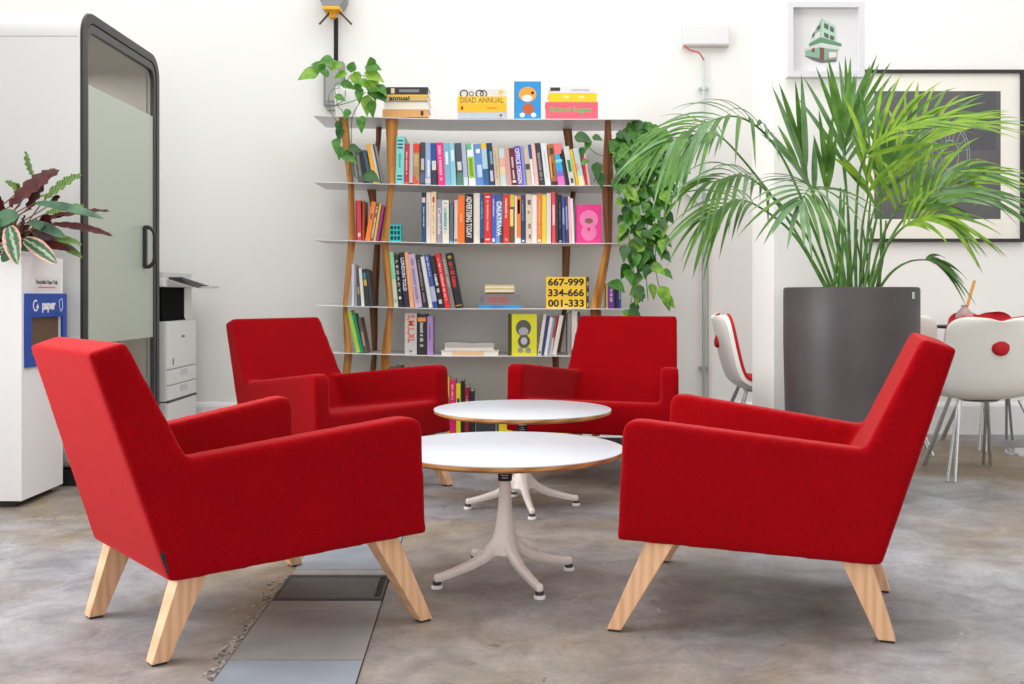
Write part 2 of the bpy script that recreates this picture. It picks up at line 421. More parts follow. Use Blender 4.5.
# ------------------------------------------------------------------ pedestal tables
def remeshed(mb, voxel, it, m, name, smooth=True):
    me = mb.mesh('tmp', [m]); o = bpy.data.objects.new('tmp', me); COL.objects.link(o)
    r = o.modifiers.new('r', 'REMESH'); r.mode = 'VOXEL'; r.voxel_size = voxel
    s = o.modifiers.new('s', 'SMOOTH'); s.factor = .5; s.iterations = it
    dg = bpy.context.evaluated_depsgraph_get(); dg.update()
    out = bpy.data.meshes.new_from_object(o.evaluated_get(dg)); bpy.data.objects.remove(o)
    out.name = name; out.materials.clear(); out.materials.append(m)
    for p in out.polygons: p.use_smooth = True; p.material_index = 0
    return out
def make_table(label, x, y, a0):
    t = thing('pedestal_table', label, 'coffee table', (x, y, 0), math.radians(a0), 'low round tables between the armchairs')
    R = .384; H = .4295
    mb = MB(); mb.lathe([(R-.026, H-.024), (R-.005, H-.016), (R-.001, H-.0135), (R, H-.0035)], 96); tt = obj('tabletop', mb, M_PLY, t, smooth=40)
    mb = MB(); mb.lathe([(R, H-.0035), (R, H-.0006), (R-.001, H)], 96); obj('laminate', mb, M_LAM, tt, smooth=40)
    mb = MB()
    mb.lathe([(.0195, .17), (.0195, .40)], 20)
    mb.lathe([(.006, .055), (.050, .088), (.041, .125), (.032, .165), (.0245, .22), (.0198, .29)], 24)
    prof = [(.0, .20, .022, .022), (.02, .15, .024, .026), (.042, .11, .022, .026), (.075, .082, .018, .021), (.12, .062, .0155, .017), (.175, .047, .014, .0145), (.225, .035, .0125, .0135), (.247, .0335, .0125, .014)]
    for k in range(4):
        th = k*math.pi/2; c, s = math.cos(th), math.sin(th)
        rings = []
        for (r, z, hw, hh) in prof:
            rings.append([Vector((r*c-e*hw*s, r*s+e*hw*c, z+g*hh)) for e, g in ((-.7, -1), (.7, -1), (1, .3), (.55, 1), (-.55, 1), (-1, .3))])
        vs = [v for q_ in rings for v in q_]; fs = [tuple(range(6))[::-1], tuple(range(len(vs)-6, len(vs)))]
        for i_ in range(len(rings)-1):
            for j in range(6): fs.append((i_*6+j, i_*6+(j+1) % 6, (i_+1)*6+(j+1) % 6, (i_+1)*6+j))
        mb.add(vs, fs)
    link('pedestal', remeshed(mb, .0045, 4, M_CREAM, 'pedestal'), t)
    for k in range(4):
        th = k*math.pi/2; c = (.238*math.cos(th), .238*math.sin(th), 0)
        mb = MB(); mb.lathe([(.012, .0), (.018, .002), (.018, .010), (.014, .013)], 20, 0, c); g = obj('foot', mb, M_CERAM, t, smooth=50)
        mb = MB(); mb.lathe([(.0135, .012), (.0135, .024)], 16, 0, c); obj('foot_stem', mb, M_DGREY, g, smooth=50)
    mb = MB(); mb.lathe([(.0228, .322), (.0228, .358)], 24); lb = obj('collar', mb, M_RUBBER, t, smooth=50, label='black collar with tiny pale print')
    mb = MB(); ca = math.radians(-90-a0)
    for zz, w in ((.348, .3), (.340, .55), (.332, .45)):
        for j in range(6):
            a = ca-w+2*w*j/6; a2 = a+w/4.5
            mb.hexa([Vector((.0229*math.cos(a), .0229*math.sin(a), zz)), Vector((.0229*math.cos(a2), .0229*math.sin(a2), zz)), Vector((.0233*math.cos(a2), .0233*math.sin(a2), zz)), Vector((.0233*math.cos(a), .0233*math.sin(a), zz))],
                    [Vector((.0229*math.cos(a), .0229*math.sin(a), zz+.0025)), Vector((.0229*math.cos(a2), .0229*math.sin(a2), zz+.0025)), Vector((.0233*math.cos(a2), .0233*math.sin(a2), zz+.0025)), Vector((.0233*math.cos(a), .0233*math.sin(a), zz+.0025))])
    obj('fine_print', mb, M_WHITEP, lb)
    mb = MB(); mb.box(-.09, .09, -.02, .02, H-.036, H-.025); mb.box(-.02, .02, -.09, .09, H-.036, H-.025); mb.lathe([(.02, .395), (.03, H-.034), (.03, H-.03)], 20)
    obj('mounting_plate', mb, M_CREAM, t)
    return t
make_table('white round pedestal table, the nearer of the two, with plywood edge', -.0227, 3.342, 26.5)
make_table('white round pedestal table, the farther of the two, before the bookshelf', .0455, 4.470, 9)

# ------------------------------------------------------------------ bookshelf
SD, SB = 6.30, 6.74
SX0, SX1 = gx(313.3, SD), gx(640, SD)
SYS = [118.8, 185.2, 243.0, 308.6, 355.9, 437.0]
SZ = [gz(y, SD) for y in SYS]
def bow(x):
    xk = gx(445, SD)
    return 0 if x > xk else (xk-x)/(xk-SX0)*.022
bs = thing('bookshelf', 'steel bookshelf with six thin shelves on crooked wooden posts against back wall', 'bookshelf')
def place(o, parent): return o
TH = .0045
for i, z in enumerate(SZ):
    mb = MB(); xs = [SX0+(SX1-SX0)*k/20 for k in range(21)]
    top = [Vector((x, y, z+bow(x))) for x in xs for y in (SD, SB)]; bot = [v-Vector((0, 0, TH)) for v in top]
    n = len(top); vs = top+bot; fs = []
    for k in range(20):
        a = 2*k
        fs += [(a, a+2, a+3, a+1), (n+a, n+a+1, n+a+3, n+a+2), (a, n+a, n+a+2, a+2), (a+1, a+3, n+a+3, n+a+1)]
    fs += [(0, 1, n+1, n), (40, n+40, n+41, 41)]
    mb.add(vs, fs); obj('shelf', mb, M_ALU, bs)
def post(lv, t0, t1, b0, b1, front, mid=None, dark=False):
    """one crooked wooden post between shelf lv and lv+1; pixel columns at top and bottom, depth by row"""
    d = SD+.03 if front else SB-.10
    zt, zb = SZ[lv]-TH, SZ[lv+1]
    sc = d/F
    def X(p): return (p-512)*sc
    secs = [(X(t0), X(t1), zt+bow(X(t0))), ]
    if mid: secs.append((X(mid[0]), X(mid[1]), gz(mid[2], d)))
    secs.append((X(b0), X(b1), zb+bow(X(b0))))
    rings = []
    for x0, x1, z in secs:
        w = x1-x0; dep = .055
        fx = x0+w*(.45 if front else .6)
        rings.append([Vector((x0, d+dep*.35, z)), Vector((fx, d-.008 if front else d, z)), Vector((x1, d+dep*.3, z)), Vector((x1-w*.15, d+dep, z)), Vector((x0+w*.1, d+dep, z))])
    mb = MB(); vs = [v for r in rings for v in r]; fs = [tuple(range(5))[::-1], tuple(range(len(vs)-5, len(vs)))]
    for i_ in range(len(rings)-1):
        for j in range(5): fs.append((i_*5+j, i_*5+(j+1) % 5, (i_+1)*5+(j+1) % 5, (i_+1)*5+j))
    mb.add(vs, fs); obj('post', mb, M_SHELFWOOD2 if dark else M_SHELFWOOD, bs)
P = [  # level, top l/r, bottom l/r, front, mid
 (0, 338.4, 347.8, 347, 353.5, 1, None, 0), (0, 375.5, 381.5, 366, 375, 0, (375.5, 380.5, 140), 1), (0, 385, 398, 387.8, 394.5, 1, None, 0),
 (1, 347.5, 353.8, 348, 354.8, 1, None, 0), (1, 366.5, 375.7, 373.7, 380, 0, (369, 376, 200), 1), (1, 388, 394.3, 380.2, 388, 1, None, 0),
 (2, 347.7, 355.2, 342, 346.5, 1, None, 0), (2, 373.8, 380.2, 369.6, 377.8, 0, None, 1), (2, 380.2, 388, 387, 393, 1, None, 0),
 (3, 342, 346.5, 344.2, 352, 1, None, 0), (3, 369, 377.5, 371.8, 377, 0, None, 1), (3, 387.3, 392.7, 380.5, 390, 1, None, 0),
 (4, 344, 352, 336, 344, 1, None, 0), (4, 371.8, 377, 364, 371, 0, None, 1), (4, 380.5, 389, 380, 387, 1, None, 0),
 (0, 562.8, 572, 571, 576, 0, (566, 573.5, 148), 1), (0, 605.2, 611.2, 602, 614, 1, None, 1),
 (1, 571, 576, 562, 570.5, 0, None, 1), (1, 602, 613.5, 605.2, 612.2, 1, None, 1),
 (2, 562.3, 570.7, 562.5, 567.5, 0, None, 1), (2, 605, 612.2, 590.3, 600.9, 1, None, 0),
 (3, 562.5, 567.5, 555.5, 560.5, 0, None, 1), (3, 590, 601, 596, 606, 1, None, 1),
 (4, 552, 558.6, 556, 562, 0, None, 1), (4, 596, 606, 592, 600, 1, None, 1)]
for lv, t0, t1, b0, b1, fr, mid, dk in P: post(lv, t0, t1, b0, b1, bool(fr), mid, bool(dk))

# ------------------------------------------------------------------ books
ORD = ['top', 'second', 'third', 'fourth', 'fifth', 'bottom']
def upright(row, x0, x1, lean, topy, col, bands=(), title=None, tcol=(240, 240, 240), scr=None, depth=.17, rough=.45, d=SD+.035):
    """a standing book; x0,x1 = foot columns, lean = shift of the head in pixels"""
    s = d/F; t = max((x1-x0)*s-.0008, .004)
    xl = (x0-512)*s; zb = SZ[row]+(bow(xl))
    if row == 0: pass
    zt = gz(topy, d); H = zt-zb
    ang = math.atan(lean*s/H); Hh = H/math.cos(ang)-abs(math.sin(ang))*t*.5
    mats = [cmat(col, rough), M_PAGES]; mb = MB(); c = .0022 if t > .012 else .0012
    tw = t*math.cos(ang) if abs(ang) > .02 else t
    # spine gently rounded, boards, page block
    r = min(.003, t*.2)
    mb.prism([(0, r), (t*.15, 0), (t*.85, 0), (t, r), (t, depth), (t-c, depth), (t-c, .006), (c, .006), (c, depth), (0, depth)], 0, Hh, 'z')
    mb.box(c, t-c, .006, depth-.004, .002, Hh-.003, 1)
    bi = 2; y0, y1 = -.0005, .0008
    for (a, b, l, r_, bc) in bands:
        m_ = cmat(bc, rough)
        if m_ not in mats: mats.append(m_)
        yy0 = y0 if l > .05 and r_ < .95 else -.0003
        if l <= .05 and r_ >= .95: mb.prism([(-.0004, r-.0002), (t*.15, -.0006), (t*.85, -.0006), (t+.0004, r-.0002), (t+.0002, r+.001), (-.0002, r+.001)], Hh*a, Hh*b, 'z', mats.index(m_))
        else: mb.box(t*l, t*r_, -.0009, .001, Hh*a, Hh*b, mats.index(m_))
    if scr:   # unreadable small lettering down the spine
        a, b, w, sc_ = scr; m_ = cmat(sc_, rough)
        if m_ not in mats: mats.append(m_)
        rr = random.Random(int(x0*10)); z = Hh*a
        while z < Hh*b:
            h = .003+rr.random()*.006
            if rr.random() < .85: mb.box(t*(.5-w/2), t*(.5+w/2)*(.85+.15*rr.random()), -.0010, .001, z, z+h, mats.index(m_))
            z += h+.0016
    me = mb.mesh('book', mats)
    if lean < 0: Mx = Matrix.Rotation(-math.atan(lean*s/H)*-1, 4, 'Y')
    Mx = Matrix.Rotation(ang, 4, 'Y')
    if ang <= 0: piv = Vector((0, 0, 0)); base = Vector((xl, d, zb))
    else: piv = Vector((t, 0, 0)); base = Vector((xl+t, d, zb))
    o = link('book', me); o.location = base+Mx @ (-piv); o.rotation_euler = (0, ang, 0)
    if title:
        L = Hh*title[2] if len(title) > 2 else Hh*.7
        mt = text_mesh(title[0], 1., extr=0.0)
        w_ = max(v.co.x for v in mt.vertices)-min(v.co.x for v in mt.vertices); h_ = max(v.co.y for v in mt.vertices)-min(v.co.y for v in mt.vertices)
        bpy.data.meshes.remove(mt)
        hh = t*title[1]
        tm = text_mesh(title[0], 1., extr=.0008/(hh/h_), bold=.02)
        # runs down the spine: x -> -z, y -> x
        Mt = Matrix.Translation((t/2, -.0006, Hh*(title[3] if len(title) > 3 else .5))) @ Matrix.Rotation(math.pi/2, 4, 'Y') @ Matrix.Rotation(math.pi/2, 4, 'X') @ Matrix.Diagonal((L/w_, hh/h_, hh/h_, 1))
        cx = (max(v.co.x for v in tm.vertices)+min(v.co.x for v in tm.vertices))/2; cy = (max(v.co.y for v in tm.vertices)+min(v.co.y for v in tm.vertices))/2
        tm.transform(Matrix.Translation((-cx, -cy, 0))); tm.transform(Mt); tm.materials.clear(); tm.materials.append(cmat(tcol))
        link('spine_title', tm, o)
    return o
def lie(row, x0, x1, y0, y1, col, bands=(), d=SD+.04, depth=.2, spine=True, title=None, tcol=(40, 40, 40), open_=False, rot=0., name='book'):
    s = d/F; w = (x1-x0)*s; h = (y1-y0)*s-.0006; zb = gz(y1, d)
    mats = [cmat(col), M_PAGES]; mb = MB(); c = min(.0028, h*.2)
    if spine:
        mb.box(0, w, 0, .005, 0, h); mb.box(0, w, .005, depth, 0, c); mb.box(0, w, .005, depth, h-c, h); mb.box(.004, w-.004, .004, depth-.004, c, h-c, 1)
    else:
        mb.box(0, w, 0, depth, 0, c); mb.box(0, w, 0, depth, h-c, h); mb.box(.002, w-.004, .003, depth-.004, c, h-c, 1)
    for (a, b, l, r_, bc) in bands:
        m_ = cmat(bc)
        if m_ not in mats: mats.append(m_)
        mb.box(w*l, w*r_, -.0008, .001, h*a, h*b, mats.index(m_))
    o = obj(name, mb, mats); o.location = ((x0-512)*s, d, zb); o.rotation_euler = (0, 0, rot)
    if title:
        st, hh, L, cxr = title
        tm = text_mesh(st, 1., extr=.0, bold=.03)
        xs = [v.co.x for v in tm.vertices]; ys = [v.co.y for v in tm.vertices]
        tm.transform(Matrix.Translation((-(max(xs)+min(xs))/2, -(max(ys)+min(ys))/2, 0)))
        tm.transform(Matrix.Translation((w*cxr, -.0012, h*.5)) @ RX90 @ Matrix.Diagonal((w*L/(max(xs)-min(xs)), h*hh/(max(ys)-min(ys)), 1, 1)))
        tm.materials.clear(); tm.materials.append(cmat(tcol)); link('spine_title', tm, o)
    return o
def art_on(o, polys, x0, x1, y0, y1, d):
    """flat printed shapes on a face-out cover, in fractions of the cover"""
    s = d/F; w = (x1-x0)*s; h = (y1-y0)*s; mats = []; mb = MB()
    for k, (c, pts) in enumerate(polys):
        m_ = cmat(c)
        if m_ not in mats: mats.append(m_)
        mb.prism([(w*a, h*b) for a, b in pts], -.0006-.0003*k, .0005, 'y', mats.index(m_))
    return obj('cover_print', mb, mats, o)
def ell(cx, cy, rx, ry, n=16): return [(cx+rx*math.cos(2*math.pi*k/n), cy+ry*math.sin(2*math.pi*k/n)) for k in range(n)]

W_, K_, CR = (236, 234, 228), (34, 34, 38), (226, 214, 188)
ROWS = {
 1: [ # second shelf, main run: x0,x1,lean,top,colour,desc,extras
  (395.4, 403.8, 1, 136.4, (128, 214, 206), 'tall turquoise', dict(bands=[(.9, .93, .2, .8, (24, 66, 120)), (.82, .85, .2, .8, (24, 66, 120)), (.75, .78, .2, .8, (24, 66, 120)), (.16, .19, .2, .8, (24, 66, 120)), (.09, .12, .2, .8, (24, 66, 120))], scr=(.35, .62, .3, (60, 170, 170)))),
  (404, 409, .5, 143.4, (190, 44, 60), 'crimson', dict(scr=(.25, .8, .3, (230, 190, 180)), bands=[(0, .06, 0, 1, (214, 96, 70))])),
  (409, 413, .5, 143.4, (186, 190, 200), 'silver', dict(bands=[(0, .05, 0, 1, (60, 60, 60))])),
  (413.2, 419.6, 0, 143.4, (178, 140, 92), 'tan and orange', dict(bands=[(.78, 1, 0, 1, (226, 66, 30)), (0, .12, 0, .8, (236, 74, 36)), (.12, .22, 0, .4, (236, 74, 36))], scr=(.45, .72, .7, (206, 180, 120)))),
  (420, 425.3, 0, 142.3, (58, 60, 72), 'charcoal', dict(bands=[(.05, .3, 0, 1, (84, 96, 130)), (.35, .62, .2, .8, (190, 190, 190))])),
  (425.3, 430.8, 0, 143, (150, 174, 206), 'grey-blue', dict(bands=[(.06, .16, 0, 1, (220, 206, 206)), (.2, .6, .4, .8, (226, 230, 236))])),
  (431.5, 437.3, -1.3, 143, (16, 78, 156), 'royal blue', dict(bands=[(0, .36, 0, 1, (46, 50, 66)), (.36, .58, .2, .9, (214, 220, 214))])),
  (438.3, 445.3, -2.4, 142.5, (240, 40, 124), 'hot pink', dict(scr=(.12, .9, .4, (250, 180, 204)))),
  (445.3, 451.4, -2.3, 143.2, (122, 182, 208), 'sky blue', dict(bands=[(.5, .8, .3, .7, (226, 240, 244))])),
  (451.4, 456.6, -2.3, 143.2, (146, 200, 220), 'pale cyan', dict(bands=[(.58, .84, .3, .75, (230, 242, 244))])),
  (457.5, 464, -3, 143, (70, 78, 84), 'slate and green', dict(bands=[(.0, .3, 0, 1, (84, 130, 108)), (.36, .56, .2, .85, (206, 212, 206))])),
  (464, 468.6, -3, 143.4, (176, 186, 214), 'lilac grey', dict(bands=[(0, .2, 0, 1, (210, 218, 236))])),
  (469.3, 476, -3.1, 143.2, (236, 240, 238), 'white and lime', dict(bands=[(.18, .68, .08, .92, (158, 206, 30)), (.85, 1, 0, .75, (96, 190, 120))], title=('ANTHOLOGY', .42, .42, .43), tcol=(40, 70, 24))),
  (476, 484, -3, 144, (96, 140, 204), 'cloudy blue', dict(bands=[(.2, .5, .3, .9, (196, 214, 240)), (.78, .88, .3, .8, (240, 240, 230))])),
  (484, 489.4, -3.2, 143.6, (176, 206, 224), 'ice blue yellow-topped', dict(bands=[(.88, 1, 0, 1, (244, 196, 34)), (0, .4, 0, 1, (40, 100, 150))])),
  (489.4, 495.3, -3.5, 143, (30, 52, 78), 'ink blue', dict(bands=[(.1, .35, .3, .8, (200, 190, 226)), (.5, .8, .5, .9, (110, 160, 190))])),
  (495.3, 500.7, -3, 146.1, (206, 186, 158), 'sand', dict(scr=(.2, .9, .25, (180, 150, 120)))),
  (500.7, 506.6, -2.2, 148.3, (196, 214, 214), 'pastel mottled', dict(bands=[(.5, .75, 0, 1, (226, 176, 160)), (.3, .5, 0, 1, (232, 206, 170))])),
  (506.6, 512, -3, 148, (206, 158, 148), 'dusty pink', {}),
  (512, 518, -3.8, 148, (104, 24, 34), 'maroon', dict(bands=[(.08, .14, .2, .8, (240, 220, 216))], scr=(.18, .75, .35, (226, 200, 200)))),
  (518, 523.8, -4.2, 146, (110, 84, 176), 'violet', dict(title=('OFFICE DESIGN', .72, .88), tcol=(236, 230, 246))),
  (523.8, 526.6, -3.8, 146, (134, 150, 220), 'thin periwinkle', {}),
  (527, 532.4, -4, 147, (206, 186, 160), 'beige', dict(bands=[(.42, .56, .1, .9, (70, 66, 64))])),
  (532.4, 535.2, -4.5, 144.5, (226, 230, 238), 'white with blue top', dict(bands=[(.65, 1, 0, 1, (30, 80, 150))])),
  (535.2, 539.2, -4.2, 144.5, (244, 186, 180), 'salmon pink', {}),
  (539.6, 545.2, -5.2, 143, (52, 52, 56), 'charcoal black', dict(scr=(.1, .75, .45, (150, 150, 150)))),
  (545.4, 551.2, -5, 143.2, (226, 230, 232), 'off-white', dict(scr=(.2, .8, .2, (180, 190, 200)))),
  (551.4, 558, -4.2, 144, (170, 104, 58), 'brown', dict(bands=[(0, .1, 0, 1, (58, 50, 48)), (.75, .9, .3, .8, (60, 50, 46)), (.2, .7, .1, .35, (240, 160, 40))], scr=(.2, .55, .3, (70, 40, 20)))),
  (558.2, 565.7, -4.5, 143.4, (50, 170, 226), 'rainbow', dict(bands=[(.75, 1, 0, 1, (246, 120, 120)), (0, .22, 0, 1, (226, 116, 200)), (.22, .35, 0, 1, (120, 110, 210)), (.55, .62, .0, 1, (130, 226, 226))])),
  (565.8, 569.6, -7.5, 150.4, (38, 38, 44), 'thin black', {}),
  (570, 576, -7, 146.3, (216, 216, 212), 'light grey green-panelled', dict(bands=[(.35, .65, .25, .75, (20, 130, 76)), (.06, .18, .3, .7, (60, 60, 60))])),
  (576.6, 579.4, -7, 149.5, (248, 200, 30), 'thin yellow', {}),
  (579.6, 585.4, -7, 148, (206, 226, 228), 'pale aqua', dict(bands=[(.0, .25, 0, 1, (246, 240, 200)), (.4, .6, 0, .4, (240, 170, 160))])),
  (585.6, 588.1, -4.5, 154.7, (224, 40, 54), 'thin red', {}),
  (588.2, 590.6, -4.5, 153.8, (244, 200, 204), 'thin blush', {}),
 ],
 2: [
  (421.6, 426, 0, 192.5, (20, 72, 112), 'petrol blue', dict(bands=[(.8, .9, .1, .9, (220, 200, 210)), (.9, 1, 0, 1, (30, 40, 60))], scr=(.3, .7, .25, (190, 210, 226)))),
  (426.2, 431, 0, 192.3, (232, 218, 210), 'blush white', dict(scr=(.3, .8, .2, (216, 160, 160)))),
  (431, 436.3, 0, 191.7, (234, 216, 176), 'cream', dict(scr=(.15, .78, .22, (210, 110, 60)), bands=[(.8, .9, .3, .7, (170, 60, 50))])),
  (436.5, 442.2, 0, 199.5, (156, 146, 166), 'mauve grey', dict(title=('Candida', .5, .6, .5), tcol=(236, 232, 240))),
  (442.4, 449.3, -.5, 200, (232, 228, 214), 'ivory teal-lettered', dict(scr=(.25, .92, .5, (96, 170, 176)))),
  (449.7, 453.5, 0, 202.2, (92, 106, 124), 'steel blue', dict(bands=[(0, .05, 0, 1, (80, 200, 206))])),
  (454, 457.8, .3, 200, (226, 200, 186), 'pale peach', dict(bands=[(.05, .1, .2, .8, (90, 80, 80))])),
  (458, 464.8, 0, 195, (250, 116, 20), 'vivid orange', dict(scr=(.45, .62, .2, (250, 214, 190)))),
  (464.9, 473.4, 0, 194, (24, 22, 24), 'thick black', dict(title=('ADVERTISING TODAY', .62, .84, .53), tcol=(236, 236, 232))),
  (473.6, 480, 0, 193, (230, 222, 208), 'bone white', {}),
  (480, 484, 0, 194.5, (24, 84, 140), 'mid blue', dict(bands=[(0, .1, 0, 1, (30, 36, 50))], scr=(.5, .85, .3, (140, 170, 200)))),
  (484, 491.5, 0, 192.7, (220, 44, 38), 'wide scarlet', dict(bands=[(.06, .09, .2, .8, (240, 220, 210)), (.9, .93, .2, .8, (240, 220, 210))], scr=(.25, .85, .3, (250, 170, 160)))),
  (491.6, 495.7, 0, 194.5, (70, 96, 196), 'cobalt', dict(bands=[(.03, .1, .15, .85, (220, 226, 240))], scr=(.55, .9, .35, (200, 210, 236)))),
  (495.7, 502.6, 0, 194, (120, 152, 206), 'misty blue', dict(bands=[(.0, .35, .6, 1, (50, 64, 90)), (.85, 1, 0, 1, (60, 90, 150))], title=('CALATRAVA', .6, .7, .5), tcol=(245, 246, 250))),
  (503, 509.8, 0, 194.6, (222, 48, 40), 'bright red', dict(scr=(.5, .92, .32, (250, 206, 196)), bands=[(.05, .1, .3, .7, (245, 150, 140))])),
  (510, 514.6, 0, 194.6, (96, 78, 50), 'brown and yellow', dict(bands=[(.35, .7, .0, .75, (236, 216, 120)), (.75, 1, 0, 1, (220, 200, 70))])),
  (514.8, 521, 0, 195.7, (238, 236, 232), 'white and orange', dict(bands=[(.12, 1, .3, 1, (250, 128, 20)), (.62, .92, .45, .85, (245, 240, 235))])),
  (521, 525.6, -.6, 195.2, (20, 62, 110), 'navy', dict(bands=[(.03, .07, .2, .8, (210, 220, 230))], scr=(.45, .9, .35, (130, 160, 190)))),
  (525.8, 532.2, 0, 194, (222, 208, 184), 'speckled cream', dict(bands=[(.78, .88, .3, .8, (120, 90, 80)), (.6, .66, .3, .6, (200, 110, 90)), (.3, .4, .4, .8, (170, 120, 100)), (.1, .18, .5, .8, (130, 100, 90))])),
  (532.2, 537, 0, 194.8, (240, 238, 238), 'plain white', {}),
  (537, 542, 0, 193.4, (240, 134, 52), 'amber', dict(bands=[(.03, .08, .2, .8, (250, 230, 200))], scr=(.2, .85, .25, (250, 190, 130)))),
  (542, 546.7, 0, 194.5, (240, 214, 66), 'lemon', {}),
  (546.7, 551.2, 0, 193, (228, 224, 220), 'pearl white', {}),
  (552, 556, -.5, 192, (232, 76, 92), 'coral', dict(bands=[(.35, .75, .2, .8, (240, 200, 200))])),
  (556.1, 558.5, -.6, 193, (56, 58, 62), 'thin graphite', {}),
  (558.6, 562.5, -.8, 194.6, (22, 24, 30), 'jet black', dict(bands=[(.02, .06, .2, .8, (180, 180, 180))], scr=(.3, .85, .25, (110, 110, 120)))),
  (562.6, 565.7, -1, 196.2, (70, 80, 160), 'indigo', dict(bands=[(.4, .75, .2, .8, (150, 160, 220))])),
  (565.8, 569, -1, 197, (60, 66, 96), 'dusky blue', dict(bands=[(.3, .8, .2, .7, (150, 170, 206))])),
  (569.2, 571.8, -1.5, 196.3, (244, 190, 206), 'baby pink', {}),
  (571.9, 574.9, -1.8, 198.4, (240, 238, 234), 'small white', {}),
 ],
 3: [
  (394, 398.4, -5, 251.7, (206, 214, 190), 'mint-topped', dict(bands=[(.5, 1, 0, 1, (140, 206, 160)), (.08, .14, .3, .7, (120, 180, 140))])),
  (398.6, 403.5, -5, 254.6, (26, 26, 30), 'black spaced-lettered', dict(title=('L E G A C Y', .4, .6, .58), tcol=(220, 220, 226), bands=[(.15, .2, .25, .75, (220, 220, 220))])),
  (403.7, 409.8, -5, 252.3, (26, 28, 62), 'midnight blue', dict(title=('LONDON TOLD', .55, .6, .6), tcol=(230, 230, 240), bands=[(.9, 1, 0, 1, (20, 22, 30))])),
  (410, 414.4, -6, 252.3, (244, 172, 110), 'apricot', {}),
  (414.9, 422.5, -7.5, 254, (198, 178, 206), 'wide lavender', dict(scr=(.1, .9, .4, (150, 130, 160)))),
  (423, 428.2, -8, 255, (36, 34, 38), 'black faint-lettered', dict(scr=(.1, .9, .4, (130, 126, 126)))),
  (428.9, 433, -8.8, 256.5, (224, 222, 218), 'slim white', {}),
  (433.3, 438.2, -9.4, 254.6, (60, 88, 166), 'blue fading to white', dict(bands=[(.12, .4, 0, 1, (180, 190, 220)), (0, .1, 0, 1, (40, 70, 150))], scr=(.6, .95, .3, (200, 210, 230)))),
  (439, 444.4, -10, 256, (28, 28, 30), 'black white-lettered', dict(scr=(.3, .65, .5, (220, 220, 224)), bands=[(.08, .16, .2, .8, (200, 200, 200))])),
  (445, 450.6, -10.5, 253.3, (222, 36, 42), 'red pale-lettered', dict(scr=(.12, .9, .35, (250, 190, 180)))),
  (450.8, 455.5, -10, 255, (128, 124, 122), 'grey', dict(scr=(.4, .9, .35, (190, 186, 180)))),
  (456, 462.5, -10.5, 253, (20, 20, 22), 'black red-lettered', dict(scr=(.38, .82, .62, (220, 30, 40)), bands=[(.9, .95, .2, .8, (180, 150, 40)), (.04, .055, 0, 1, (200, 160, 60))])),
 ],
 4: [
  (404.6, 416.8, 0, 313.2, (206, 204, 202), 'fat silver', dict(title=('S,M,L,XL', .62, .66, .62), tcol=(232, 92, 40), bands=[(.05, .1, .4, .6, (120, 120, 120))], depth=.2)),
  (417, 426.7, 0, 314.2, (38, 36, 38), 'thick black orange-banded', dict(bands=[(.82, .92, .08, .92, (246, 150, 60))], scr=(.2, .78, .35, (200, 200, 200)), depth=.2)),
  (427, 433, 0, 316.3, (176, 140, 200), 'lilac', dict(scr=(.4, .85, .25, (120, 84, 150)))),
 ],
 5: [
  (447.2, 449.4, 0, 377, (238, 210, 50), 'thin yellow', {}),
  (449.5, 455.7, 0, 380, (226, 30, 120), 'magenta', dict(scr=(.65, .9, .3, (250, 200, 220)))),
  (456, 460.8, 0, 383.6, (240, 222, 40), 'bright yellow', dict(bands=[(.6, .72, .25, .75, (40, 60, 110))])),
  (461, 464.2, 0, 381, (30, 30, 32), 'slim black', {}),
  (464.4, 469.5, 0, 387, (150, 30, 44), 'dark red', dict(scr=(.5, .8, .3, (220, 170, 170)))),
  (470, 474.2, 0, 391, (38, 42, 52), 'short black', dict(bands=[(.6, .72, .2, .8, (200, 206, 210))])),
 ],
}
